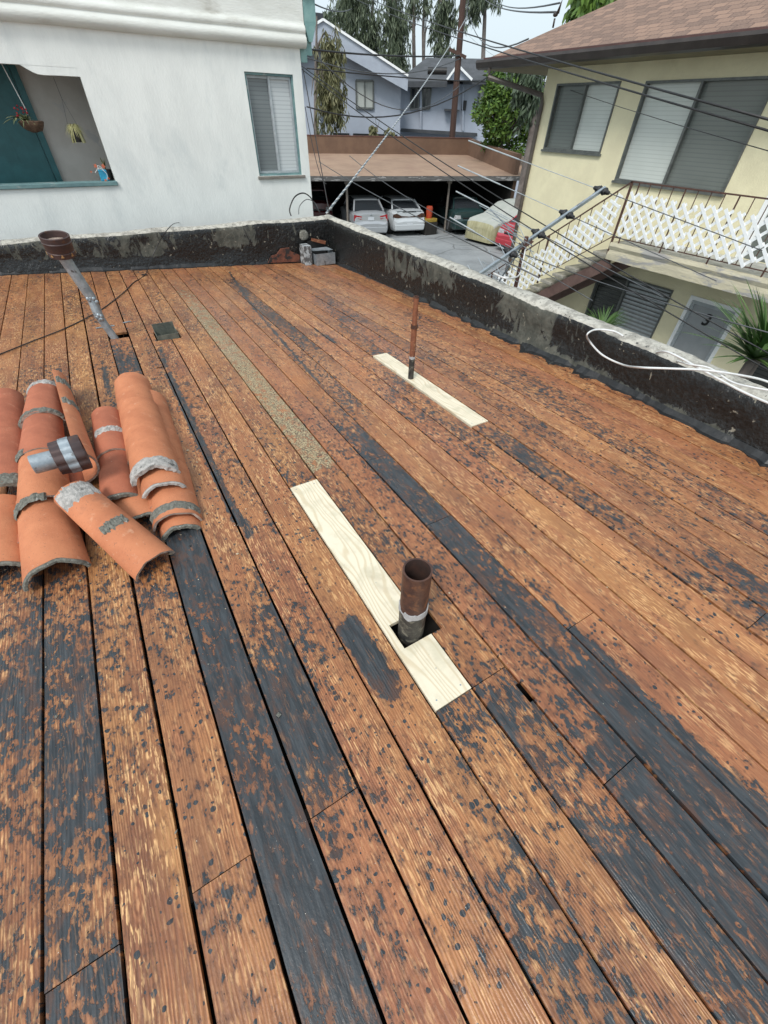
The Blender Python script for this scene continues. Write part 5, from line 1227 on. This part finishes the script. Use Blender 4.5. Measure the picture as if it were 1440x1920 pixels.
for px, py in ((653, 415), (837, 437), (505, 400)):
    q = atz(px, py, G); s = (q-A_).dot(fd)
    if px == 653: q = atN(650, 350, cpP(0, .35, 0), bk); s = (q-A_).dot(fd)
    if px == 837: q = atN(838, 390, cpP(0, .35, 0), bk); s = (q-A_).dot(fd)
    mb = MB(); mb.tube([cpP(s, .35, G), cpP(s, .35, zr(.35)-.16)], .055, 10); po = mb.build('post', M['post'], cpt, smooth=True, auto=40)
    mb = MB(); mb.bar(cpP(s, .25, zr(.35)-.28), cpP(s, .45, zr(.35)-.28), .2, .12); mb.build('post_bracket', M['post'], po)

# ---- cars ----------------------------------------------------------------------------
def car(name, pos, head, label, body, L=4.7, W=1.8, Hc=1.45, rear='sedan', plate=True, tail='lamp_red', coverd=False):
    """origin at the middle of the end nearest the camera, +y along the car"""
    hd_ = Vector((math.sin(head), math.cos(head), 0)); xs = Vector((hd_.y, -hd_.x, 0))
    T = Matrix((xs, hd_, _z)).transposed().to_4x4(); T.translation = Vector((pos[0], pos[1], G))
    t = thing(name, (pos[0], pos[1], G), label, 'car')
    h = W/2
    def sec(y, w, zb, zm, zt, k=.86):
        return [(-w*.92, y, zb), (-w, y, zb+.12), (-w, y, zm), (-w*.97, y, (zm+zt)/2+.04), (-w*k, y, zt-.02), (-w*.4, y, zt+.02), (w*.4, y, zt+.02), (w*k, y, zt-.02), (w*.97, y, (zm+zt)/2+.04), (w, y, zm), (w, y, zb+.12), (w*.92, y, zb)]
    mb = MB()
    mb.loft([sec(0, h*.80, .30, .52, .60), sec(.03, h*.88, .24, .56, .64), sec(.14, h*.93, .22, .60, .70), sec(.17, h*.90, .22, .66, .96), sec(.30, h*.95, .22, .72, 1.04), sec(.75, h*.99, .2, .74, 1.05), sec(1.2, h, .2, .74, .98), sec(2.4, h, .2, .72, .93), sec(3.4, h, .2, .70, .96), sec(L-.5, h*.95, .2, .64, .80), sec(L-.1, h*.82, .22, .5, .64), sec(L, h*.7, .3, .45, .55)], M=T)
    mb.build('body', M[body], t, smooth=True, auto=32)
    mb = MB(); cw = h*.83
    rs = [(.62, cw, 1.03, 1.04, .9), (1.15, cw, 1.0, Hc-.06, .80), (1.5, cw, .95, Hc, .78), (2.3, cw, .93, Hc, .78), (2.9, cw, .93, Hc-.08, .8), (3.5, cw, .94, .97, .9)]
    mb.loft([[(-w, y, z0), (-w*k, y, z1-.05 if z1 > 1.1 else z1), (-w*k*.8, y, z1), (w*k*.8, y, z1), (w*k, y, z1-.05 if z1 > 1.1 else z1), (w, y, z0)] for y, w, z0, z1, k in rs], M=T)
    mb.build('cabin_glass', M['glass'], t, smooth=True, auto=30)
    mb = MB(); mb.loft([[(-cw*.78, y, z), (-cw*.6, y, z+.035), (cw*.6, y, z+.035), (cw*.78, y, z), (cw*.7, y, z-.02), (-cw*.7, y, z-.02)] for y, z in ((1.2, Hc-.04), (1.5, Hc), (2.3, Hc), (2.85, Hc-.06))], M=T); mb.build('roof_panel', M[body], t, smooth=True, auto=30)
    for s in (-1, 1):
        mb = MB(); mb.loft([[(s*cw*1.0, y-.05, z0), (s*cw*1.0, y+.05, z0), (s*cw*.80, y2+.05, z1), (s*cw*.80, y2-.05, z1)] for y, y2, z0, z1 in ((.68, 1.2, 1.03, Hc-.05),)]*1, M=T) if 0 else None
        mb.bar(T@Vector((s*cw*.99, .66, 1.03)), T@Vector((s*cw*.80, 1.2, Hc-.03)), .07, .05); mb.build('pillar', M[body], t); mb = MB(); mb.bar(T@Vector((s*cw*.99, 3.45, .97)), T@Vector((s*cw*.80, 2.8, Hc-.05)), .05, .05); mb.build('pillar', M[body], t)
    for s in (-1, 1):
        for yy in (.85, L-.95):
            mb = MB(); mb.tube([T@Vector((s*(h-.22), yy, .32)), T@Vector((s*(h+.005), yy, .32))], .32, 20); wo = mb.build('wheel', M['tyre'], t, smooth=True, auto=40)
            mb = MB(); mb.tube([T@Vector((s*(h+.0), yy, .32)), T@Vector((s*(h+.015), yy, .32))], .2, 16); mb.build('rim', M['rim'], wo, smooth=True, auto=40)
    if rear == 'sedan':
        for s in (-1, 1):
            mb = MB(); mb.prism([T@Vector((s*h*.50, .145, .74)), T@Vector((s*h*.50, .16, .90)), T@Vector((s*h*.90, .165, .96)), T@Vector((s*h*.93, .16, .72))], hd_*.08); mb.build('tail_light', M[tail], t)
            mb = MB(); mb.prism([T@Vector((s*h*.50, .14, .81)), T@Vector((s*h*.50, .14, .85)), T@Vector((s*h*.80, .15, .88)), T@Vector((s*h*.80, .15, .83))], hd_*.02); mb.build('lamp_strip', M['lamp_clear'], t)
        mb = MB(); mb.prism([T@Vector((-h*.46, .155, .72)), T@Vector((-h*.40, .16, .93)), T@Vector((h*.40, .16, .93)), T@Vector((h*.46, .155, .72))], hd_*.02); mb.build('plate_recess', M[body], t)
        mb = MB(); mb.box((-.15, .12, .74), (.15, .145, .87), T); mb.build('number_plate', M['plate'], t)
        mb = MB(); mb.tube([T@Vector((-.05, .14, .97)), T@Vector((.05, .14, .97))], .022, 8); mb.build('badge', M['chrome'], t)
    elif rear == 'coupe':
        mb = MB(); mb.prism([T@Vector((x*h, .145, z)) for x, z in ((-.93, .78), (-.90, .90), (-.72, .93), (-.45, .83), (.0, .80), (.45, .83), (.72, .93), (.90, .90), (.93, .78), (.6, .72), (.0, .74), (-.6, .72))], hd_*.10); mb.build('tail_light_band', M['lamp_amber'], t)
        mb = MB(); mb.box((-.15, -.02, .42), (.15, .0, .55), T); mb.build('number_plate', M['plate'], t)
        mb = MB(); mb.loft([[(-h*.72, y, z), (-h*.7, y, z+.03), (h*.7, y, z+.03), (h*.72, y, z)] for y, z in ((.17, 1.02), (.36, 1.05))], M=T); mb.build('spoiler', M[body], t)
        mb = MB(); mb.box((-.35, .155, .975), (.35, .168, 1.0), T); mb.build('brake_light', M['black'], t)
    else:  # front towards the camera
        for s in (-1, 1):
            mb = MB(); mb.prism([T@Vector((s*h*.50, .10, .66)), T@Vector((s*h*.55, .15, .82)), T@Vector((s*h*.88, .15, .84)), T@Vector((s*h*.92, .12, .68))], hd_*.10); mb.build('headlight', M['lamp_clear'], t)
        mb = MB(); mb.box((-h*.42, .06, .62), (h*.42, .16, .74), T); mb.build('grille', M['black'], t)
    mb = MB(); mb.loft([[(-h*.86, .0, .26), (-h*.90, .0, .5), (h*.90, .0, .5), (h*.86, .0, .26)], [(-h*.80, -.03, .28), (-h*.84, -.03, .48), (h*.84, -.03, .48), (h*.80, -.03, .28)]], M=T); mb.build('bumper', M[body], t, bevel=.02)
    return t
HA = math.atan2(bk.x, bk.y)
def cpos(px, py, z=-2.45): q = atz(px, py, z); return (q.x, q.y)
car('parked_car', cpos(697, 437, -2.5), HA, 'silver sedan backed into the carport, red tail lights showing, nearest the left post', 'car_silver')
car('parked_car', cpos(768, 432, -2.5), HA-.06, 'white coupe with a dark tail light band parked right of the silver sedan', 'car_white', rear='coupe', Hc=1.38)
car('parked_car', cpos(880, 426, -2.4), HA+.05, 'dark green car in the carport shadow, behind the covered car', 'car_green', rear='front')
car('parked_car', cpos(596, 410, -2.4), HA, 'dark red car at the left end of the carport beside the white house', 'car_maroon', rear='front')
# red car at right, beside the yellow wall
car('parked_car', (15.8, 15.6), R(88), 'bright red car just showing between the covered car and the downpipe', 'car_red', rear='front')
# covered car
t = thing('covered_car', (16.1, 18.2, G), 'parked car under a grey and olive cloth cover in front of the carport', 'car')
hdv = Vector((math.sin(R(84)), math.cos(R(84)), 0)); xsv = Vector((hdv.y, -hdv.x, 0)); T = Matrix((xsv, hdv, _z)).transposed().to_4x4(); T.translation = Vector((15.9, 17.75, G))
mb = MB(); secs = []; mi = []
st_ = [(-.02, .72, .62), (.05, .86, .86), (.25, .93, .98), (.7, .97, 1.04), (1.2, .98, 1.10), (1.6, .97, 1.28), (2.1, .96, 1.50), (2.8, .96, 1.56), (3.4, .97, 1.48), (4.0, .97, 1.2), (4.6, .9, 1.0), (4.75, .8, .6)]
for k, (y, w_, zt) in enumerate(st_):
    sec = []
    for j in range(41):
        a = -1+2*j/40; s = 1 if a > 0 else -1; aa = abs(a)
        if aa > .5: z = .12+(zt-.22)*(1-(aa-.5)/.5); x = w_+.05*(aa-.5)*2+.035*math.sin(j*2.6+k*1.3)*(aa-.5)*2; 
        else: x = w_*math.sin(aa/.5*math.pi/2)**.85; z = zt-.1+.1*math.cos(aa/.5*math.pi/2)
        sec.append((s*x if aa > 0 else 0, y - (.04*math.sin(j*1.9)*(aa-.4) if k == 0 else 0), z))
    secs.append(sec)
n0 = len(mb.f); mb.loft(secs, close=False, cap=True, M=T)
for i, f in enumerate(mb.f):
    zavg = sum(mb.v[q].z for q in f)/len(f)-G
    j = i % 40
    mb.mi[i] = 1 if (j < 9 or j > 30 or i//40 == 0 or i >= (len(secs)-1)*40) else 0
mb.build('cloth_cover', [M['cover'], M['cover_olive']], t, smooth=True, auto=60)
for yy in (.9, 3.8):
    for s in (-1, 1):
        mb = MB(); mb.tube([T@Vector((s*.66, yy, .30)), T@Vector((s*.88, yy, .30))], .29, 16); mb.build('wheel', M['tyre'], t, smooth=True, auto=40)
# orange drum on a yellow base
q = atD(804, 410, 25.5); zq = q.z
t = thing('water_cooler', (q.x, q.y, G), 'orange drum on a yellow stand beside the white coupe in the carport', 'cooler')
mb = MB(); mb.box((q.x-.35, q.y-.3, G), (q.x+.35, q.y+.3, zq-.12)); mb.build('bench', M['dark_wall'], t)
mb = MB(); mb.box((q.x-.33, q.y-.28, zq-.115), (q.x+.33, q.y+.28, zq+.03)); mb.build('stand', M['yellow_plastic'], t, bevel=.02)
mb = MB(); mb.tube([(q.x, q.y, zq+.031), (q.x, q.y, zq+.45), (q.x, q.y, zq+.52)], [.15, .17, .15], 16); mb.build('drum', M['orange_plastic'], t, smooth=True, auto=40)
mb = MB(); mb.tube([(q.x-.42, q.y, zq-.1), (q.x-.42, q.y, zq+.3)], .06, 10); mb.build('white_bottle', M['white_paint'], t, smooth=True, auto=40)

# ================================================================ GREY HOUSES
def hplane(D, px=720):
    c = atD(px, 200, D); n = Vector((c.x, c.y, 0)).normalized(); return c, n
def ghouse(name, D, px, label):
    c, n = hplane(D, px); t = thing(name, (c.x, c.y, G), label, 'house'); right = Vector((n.y, -n.x, 0))
    def P(x, y, off=0): q = atN(x, y, c+n*off, n); return q
    return t, n, right, P
gh, n1, r1, P = ghouse('grey_house', 36, 660, 'grey blue gabled house standing behind the left part of the carport')
def down(p, z=G): return Vector((p.x, p.y, z))
wl = [P(765, 147), P(755, 165), P(752, 250)]
mb = MB(); pts = [down(P(500, 250)), down(P(752, 250)), P(752, 150), P(608, 55), P(500, 120)]
mb.prism(pts, n1*9); mb.build('wall', M['stucco_grey'], gh)
def slab(name, a, b, w_, th, mat, par, dirv, **k):
    mb = MB(); mb.prism([a, b, b+dirv*w_, a+dirv*w_], -_z*th); return mb.build(name, mat, par, **k)
pk = P(606, 38, -.8); ev = P(765, 143, -.8); lf = Vector((2*pk.x-ev.x, 2*pk.y-ev.y, ev.z))
for e in (ev, lf):
    mb = MB(); mb.prism([pk, e, e+n1*11, pk+n1*11], _z*-.25); mb.build('roof', M['slate'], gh)
    mb = MB(); off = -n1*.06
    mb.prism([pk+off, e+off, e+off-_z*.62, pk+off-_z*.9], n1*.05); mb.build('bargeboard', M['grey_trim'], gh)
    mb = MB(); mb.bar(pk-n1*.1+_z*.02, e-n1*.1+_z*.02, .12, .1); mb.build('roof_edge', M['white_paint'], gh)
def gwin(par, P, x0, y0, x1, y1, n, mat=None, glassm='curtain', name='window'):
    a, b, c_, d = P(x0, y0, -.06), P(x1, y0, -.06), P(x1, y1, -.06), P(x0, y1, -.06)
    # square it up
    z1 = (a.z+b.z)/2; z0 = (c_.z+d.z)/2; xa = (a+d)/2; xb = (b+c_)/2
    A, B, Cc, Dd = [Vector((q.x, q.y, z)) for q, z in ((xa, z1), (xb, z1), (xb, z0), (xa, z0))]
    mb = MB()
    for p, q in ((A, B), (B, Cc), (Cc, Dd), (Dd, A)): mb.bar(p, q, .09, .09, up=n)
    mb.bar((A+B)/2, (Cc+Dd)/2, .06, .08, up=n)
    w_ = mb.build(name, M['alum_dark'], par)
    mb = MB(); mb.poly([p+n*.03 for p in (A, (A+B)/2, (Cc+Dd)/2, Dd)]); mb.build('pane', M[glassm], w_, fix=False)
    mb = MB(); mb.poly([p+n*.03 for p in ((A+B)/2, B, Cc, (Cc+Dd)/2)]); mb.build('pane', M[glassm if glassm != 'curtain' else 'curtain'], w_, fix=False)
gwin(gh, P, 668, 151, 700, 203, n1)
for zz in (P(640, 100).z, ):
    pass
mb = MB(); mb.tube([P(600, 120, -.15), P(600, 256, -.15)], .1, 8); mb.build('downpipe', M['grey_trim'], gh)
for x0, x1 in ((625, 655), (662, 745)):
    mb = MB(); a, b = P(x0, 252, -.03), P(x1, 252, -.03); a.z = b.z = P(700, 251).z; mb.prism([a, b, b-_z*2.2, a-_z*2.2], -n1*.03); mb.build('garage_opening', M['black'], gh)
mb = MB(); c_ = P(594, 40, 2); mb.box((c_.x-.3, c_.y-.3, c_.z-2), (c_.x+.3, c_.y+.3, c_.z+.3)); mb.build('chimney', M['grey_dark_trim'], gh)
# middle and right houses
gm, n2, r2, P = ghouse('grey_house', 41, 830, 'lower grey blue house with dark hipped roof, behind the utility pole')
mb = MB(); mb.prism([down(P(745, 240)), down(P(1030, 240)), P(1030, 158), P(745, 158)], n2*9); mb.build('wall', M['stucco_grey'], gm)
mb = MB(); e0, e1 = P(740, 155, -.9), P(1035, 150, -.9); e1.z = e0.z; r_0, r_1 = P(800, 108, 4.5), P(975, 100, 4.5); r_1.z = r_0.z
mb.poly([e0, e1, r_1, r_0]); mb.poly([e0, r_0, e0+n2*11]); mb.poly([e1, e1+n2*11, r_1]); mb.poly([r_0, r_1, e1+n2*11, e0+n2*11]); mb.build('roof', M['slate'], gm, fix=False)
mb = MB(); mb.bar(P(757, 158, -.95), P(838, 158, -.95), .12, .28); mb.bar(P(868, 154, -.95), P(965, 154, -.95), .12, .22); mb.build('gutter', M['grey_dark_trim'], gm)
for (x0, y0, x1, y1, m_) in ((770, 165, 785, 204, 'glass'), (792, 165, 807, 204, 'glass'), (898, 163, 916, 207, 'glass')):
    gwin(gm, P, x0, y0, x1, y1, n2, glassm='curtain' if x0 == 898 else m_)
for x in (789, 868):
    mb = MB(); mb.tube([P(x, 160, -.15), P(x, 245, -.15)], .08, 8); mb.build('downpipe', M['grey_trim'], gm)
mb = MB(); mb.prism([P(833, 204, -.05), P(861, 206, -.05), P(861, 209, -.05), P(833, 208, -.05)], -n2*.5); mb.build('window_hood', M['grey_dark_trim'], gm)
mb = MB(); mb.prism([P(751, 241, -1.2), P(895, 250, -1.2), P(895, 256, -1.2), P(751, 247, -1.2)], n2*1.2); mb.build('storey_ledge', M['grey_dark_trim'], gm)
for x, y in ((905, 213-18),):
    mb = MB(); q = P(870, 196, -.1); mb.box((q.x-.12, q.y-.12, q.z-.3), (q.x+.12, q.y+.12, q.z+.2)); mb.build('wall_lamp', M['black'], gm)
# small front gable piece on the middle house
mb = MB(); g0, g1_, g2 = P(838, 150, -1.4), P(885, 150, -1.4), P(858, 122, -1.4); mb.prism([g0, g1_, g2], n2*5); mb.build('gable', M['stucco_grey'], gm)
for a, b in ((g0, g2), (g2, g1_)):
    mb = MB(); mb.bar(a-n2*.1, b-n2*.1, .3, .12, up=_z); mb.build('gable_trim', M['white_paint'], gm)
for x in (775, 796):
    mb = MB(); q = P(x, 128, 2.3); mb.box((q.x-.12, q.y-.1, q.z-.5), (q.x+.12, q.y+.1, q.z-.25)); mb.build('roof_vent', M['white_paint'], gm)

# ================================================================ UTILITY POLE AND WIRES
pb0 = atD(848, 255, 35); pt0 = atD(858, 130, 35); base = Vector((pb0.x, pb0.y, G)); dirp = (pt0-pb0).normalized()
up_ = thing('utility_pole', (base.x, base.y, G), 'tall dark brown wooden utility pole rising behind the carport', 'pole')
b0 = pb0-dirp*((pb0.z-G)/dirp.z); topp = pb0+dirp*12
mb = MB(); mb.tube([b0, pb0, topp], [.19, .185, .14], 14); mb.build('shaft', M['pole_wood'], up_, smooth=True, auto=40)
q0 = atD(842, 92, 34.8); q1 = atD(874, 108, 34.8); mb = MB(); mb.bar(q0, q1, .14, .14); mb.build('crossarm', M['pole_wood'], up_)
mb = MB(); q = atD(820, 133, 34.6); mb.tube([q-r2*.55, q+r2*.55], .16, 10); mb.build('splice_case', M['black'], up_, smooth=True, auto=40)
mb = MB(); mb.tube(smooth_path([atD(870, 50, 34.6), atD(874, 30, 34.6), atD(878, 0, 34.6), atD(882, -30, 34.6)]), .03, 5); mb.build('riser_cable', M['wire_grey'], up_)
def wire(a, b, r, label, mat='black', sag=.0, group='overhead wires', n=14, name='wire', cat='wire'):
    a = Vector(a); b = Vector(b); P_ = [a.lerp(b, i/n)-_z*(sag*4*(i/n)*(1-i/n)) for i in range(n+1)]
    mb = MB(); mb.tube(P_, r, 6); return mb.build(name, M[mat], smooth=True, label=label, cat=cat, group=group)
# twisted service drop
a = atz(612, 400, .42); b = atD(876, 30, 34.7); a0 = a
t = thing('service_cable', a, 'twisted black and white service cable from the parapet corner up to the utility pole', 'cable')
for k, mt, r in ((0, 'white_cable', .010), (1, 'galv', .008), (2, 'galv', .008)):
    N = 420; d = b-a; u_ = d.orthogonal().normalized(); v_ = d.normalized().cross(u_); pts = []
    for i in range(N+1):
        tt = (i/N)**1.4; an_ = d.length*tt*2*math.pi/(.24+.0*tt)+k*2.094; pts.append(a+d*tt-_z*(1.1*4*tt*(1-tt)*.18)+(u_*math.cos(an_)+v_*math.sin(an_))*.011)
    mb = MB(); mb.tube(pts, r*(1.0), 5); mb.build('strand', M[mt], t, smooth=True)
DW = WY+.35
s1 = atD(568, 125, 10.3)
wire(atD(566, 124, 10.3), atD(1500, 695, 5.2), .0065, 'upper of the two black wires sloping from the white house corner down past the stairs', sag=.10)
wire(atD(566, 130, 10.3), atD(1500, 728, 5.2), .0065, 'lower of the two black wires sloping from the white house corner down past the stairs', sag=.12)
wire(atD(660, -18, 30), atD(1500, 240, 5.6), .010, 'upper thick black wire crossing in front of the yellow house windows', sag=.12)
wire(atD(650, -10, 30), atD(1500, 262, 5.6), .009, 'lower thick black wire crossing in front of the yellow house windows', sag=.12)
wire(atD(575, 92, 24), atD(862, 104, 34), .03, 'thick black wire across the gable of the grey house', sag=.1)
wire(atD(575, 128, 24), atD(1100, 152, 40), .022, 'black wire level with the top of the grey house window', sag=.2)
wire(atD(575, 200, 24), atD(940, 125, 30), .025, 'thin black wire sagging across the lower part of the grey house', sag=.9)
wire(atD(575, 108, 24), atD(862, 110, 34), .02, 'faint thin wire just below the thick one on the grey gable', 'wire_grey', sag=.5)
wire(atD(600, 112, 24), atD(862, 160, 34), .018, 'thin wire bowing below the grey house eaves', 'wire_grey', sag=1.2)
wire(atD(568, 128, 9.8), atD(618, 402, 8.4), .008, 'thin dark wire dropping from the white house corner to the parapet corner', sag=.0)
wire(atD(572, 200, 9.8), atD(612, 345, 9.2), .006, 'short thin wire hanging beside the white house corner', sag=.25)
wire(atD(598, 303, 14), atD(1010, 520, 4.4), .007, 'thin grey wire passing low over the yard to the antenna', 'wire_grey', sag=.05)
wire(atD(655, 292, 14), atD(1500, 640, 5.4), .007, 'long thin grey wire crossing the yard and the lower yellow wall', 'wire_grey', sag=.35)
wire(atD(900, -10, 40), onhip(1036, 50)+_z*.2, .016, 'thin purple grey wire across the sky to the yellow house roof', 'wire_grey', sag=.2)
wire(atD(915, -12, 40), onhip(1040, 48)+_z*.3, .014, 'second thin wire in the sky just above the first near the yellow roof', 'wire_grey', sag=.25)
wire(atD(880, 28, 34), onhip(990, 68), .014, 'lowest thin sky wire running from the pole to the yellow house eave', 'wire_grey', sag=.5)
wire(atD(590, 8, 30), atD(660, 16, 60), .03, 'faint wire in the sky left of the gum trees', 'wire_grey', sag=.2)
wire(atD(875, 62, 34.5), atD(1500, 300, 5.6), .004, 'thin wire from the pole running below the thick pair past the yellow house', sag=.3)

# ================================================================ TREES
def leaves(mb, vals, c, rad, n, l, w_, rnd, droop=True, shell=.0):
    for i in range(n):
        while True:
            p = Vector((rnd.uniform(-1, 1), rnd.uniform(-1, 1), rnd.uniform(-1, 1)))
            if shell*shell < p.length_squared < 1: break
        q = Vector(c)+Vector((p.x*rad[0], p.y*rad[1], p.z*rad[2])); ll = l*rnd.uniform(.6, 1.3)
        d = Vector((rnd.gauss(0, .45), rnd.gauss(0, .45), -1)).normalized() if droop else Vector((rnd.gauss(0, 1), rnd.gauss(0, 1), rnd.gauss(0, .6))).normalized()
        s = d.cross(Vector((rnd.gauss(0, 1), rnd.gauss(0, 1), rnd.gauss(0, 1)))).normalized()*w_*.5; v = min(1, max(0, .5+rnd.gauss(0, .28)))
        k = len(mb.v); mb.v += [q, q+d*ll*.5+s, q+d*ll, q+d*ll*.5-s]; mb.face((k, k+1, k+2, k+3)); vals += [v]*4
def gum(D, px, top, bot, trunks, clumps, label, mat, l=.55, w_=.11, group='gum trees behind the grey houses', seed=0, cat='tree', name='gum_tree', tr=.22):
    rnd = random.Random(seed); c = atD(px, bot, D); t = thing(name, (c.x, c.y, G), label, cat, group)
    mb = MB(); tp = atD(px+2, top, D); b = Vector((c.x, c.y, G)); mb.tube([b, c, c.lerp(tp, .5)+Vector((rnd.uniform(-.3, .3), 0, 0)), tp], [tr, tr*.9, tr*.7, tr*.3], 8)
    hub = c.lerp(tp, .5)
    for (cx_, cy_, rx, ry, nn) in clumps:
        e = atD(cx_, cy_, D); s0 = c.lerp(tp, rnd.uniform(.25, .8)); mb.tube([s0, s0.lerp(e, .5)+_z*.5, e+_z*.4], [tr*.4, tr*.25, tr*.08], 6)
    mb.build('trunk', M['bark'], t, smooth=True, auto=60)
    mb = MB(); vals = []; sc = D*.69/F
    for (cx_, cy_, rx, ry, nn) in clumps:
        e = atD(cx_, cy_, D)+Vector((rnd.uniform(-.5, .5), rnd.uniform(-.5, .5), 0))
        for s in range(max(8, nn//9)):
            o = Vector((rnd.gauss(0, .62)*rx*sc, rnd.gauss(0, .62)*rx*sc, rnd.gauss(0, .60)*ry*sc)); leaves(mb, vals, e+o, (rx*sc*.22, rx*sc*.22, ry*sc*.30), 13, l, w_, rnd)
    mb.at['rnd'] = vals; mb.build('crown', M[mat], t, fix=False)
    return t
gum(62, 700, -60, 150, 1, [(665, 30, 26, 40, 1500), (690, 70, 20, 45, 1500), (655, 90, 22, 35, 1200), (690, 120, 16, 30, 900), (640, 10, 20, 20, 600)], 'dense weeping gum tree left of the sky gap, above the grey gable', 'leaf_euc', seed=1)
gum(60, 738, -60, 160, 1, [(735, 30, 22, 40, 1400), (742, 85, 15, 40, 1100), (728, 130, 14, 35, 900), (750, 140, 12, 25, 500)], 'tall gum tree with hanging foliage over the end of the grey gable', 'leaf_euc', seed=2)
gum(64, 777, -60, 165, 1, [(775, 8, 12, 16, 260), (765, 50, 6, 18, 120)], 'slender bare trunked gum tree in the gap of sky', 'leaf_euc', seed=3, tr=.25)
gum(63, 795, -60, 165, 1, [(800, 6, 10, 14, 200), (805, 60, 5, 18, 80)], 'second slender pale trunked gum right of the first bare one', 'leaf_euc', seed=4, tr=.22)
gum(58, 822, -60, 165, 1, [(822, 20, 15, 28, 700), (818, 75, 11, 34, 550), (838, 50, 8, 24, 250), (828, 112, 10, 20, 300)], 'bushy gum tree just left of the utility pole', 'leaf_euc', seed=5)
gum(55, 905, -80, 130, 1, [(905, -10, 22, 18, 600), (880, 8, 16, 16, 350)], 'gum tree with hanging twigs at the top of the photo right of the pole', 'leaf_euc', seed=6)
gum(70, 600, 40, 150, 1, [(612, 62, 20, 18, 700), (640, 120, 25, 20, 800), (600, 95, 20, 22, 500)], 'dark round tree peeping over the grey gable roof', 'leaf_dark', seed=7, name='leafy_tree', l=.6, w_=.3)
gum(66, 790, 120, 175, 1, [(760, 165, 22, 14, 700), (800, 160, 20, 12, 600), (835, 150, 14, 16, 500), (850, 130, 10, 18, 300)], 'low dark trees filling the foot of the sky gap behind the roofs', 'leaf_dark', seed=8, name='leafy_tree', l=.6, w_=.3)
gum(30, 1140, -60, 60, 1, [(1130, 2, 26, 12, 800), (1175, -10, 24, 14, 700), (1095, 16, 10, 10, 200)], 'green tree showing over the brown shingle roof', 'leaf_bush', seed=9, name='leafy_tree', l=.5, w_=.2, group='trees behind the yellow house')
gum(25, 1000, 120, 250, 1, [(985, 150, 18, 20, 700), (1008, 170, 12, 30, 600), (1000, 215, 14, 25, 600)], 'dark feathery tree between the bush and the yellow house corner', 'leaf_dark', seed=10, name='leafy_tree', l=.35, w_=.1, group='trees behind the yellow house')
# small weeping tree before the grey house
gum(33, 592, 30, 250, 1, [(603, 95, 14, 20, 380), (625, 90, 10, 16, 150), (612, 150, 18, 30, 650), (632, 170, 18, 32, 800), (620, 205, 18, 18, 380), (650, 130, 9, 20, 130), (585, 200, 10, 40, 250), (645, 220, 8, 12, 120)], 'drooping olive green willow like tree in front of the grey gable beside the white house', 'leaf_euc_warm', seed=11, name='weeping_tree', l=.34, w_=.07, group='trees in the yard', tr=.14)
# little plant at foot of grey house
gum(33, 706, 235, 258, 1, [(700, 246, 7, 9, 160), (716, 248, 7, 7, 120)], 'small dry shrub on the foot of the grey house wall', 'leaf_euc_warm', seed=12, name='shrub', l=.22, w_=.1, cat='shrub', group='trees in the yard', tr=.04)
# bush beside the yellow house
def bush():
    D = 31; c = atD(950, 215, D); t = thing('leafy_bush', (c.x, c.y, G), 'bright green rounded bush above the right end of the carport', 'bush'); rnd = random.Random(5)
    mb = MB(); mb.tube([(c.x, c.y, G), (c.x, c.y, c.z)], [.12, .06], 8)
    mb2 = MB(); vals = []
    for i in range(64):
        a = rnd.uniform(0, 6.28); e = rnd.uniform(-1, 1); r = rnd.uniform(.55, 1.0)
        o = Vector((math.cos(a)*math.sqrt(1-e*e)*1.75*r, math.sin(a)*math.sqrt(1-e*e)*1.75*r, e*1.85*r)); mb.tube([(c.x, c.y, c.z-1), c+o], [.04, .01], 5)
        leaves(mb2, vals, c+o, (.45, .45, .38), 150, .26, .11, rnd, droop=False, shell=.3)
    mb.build('trunk', M['bark'], t); mb2.at['rnd'] = vals; mb2.build('crown', M['leaf_bush'], t, fix=False)
bush()
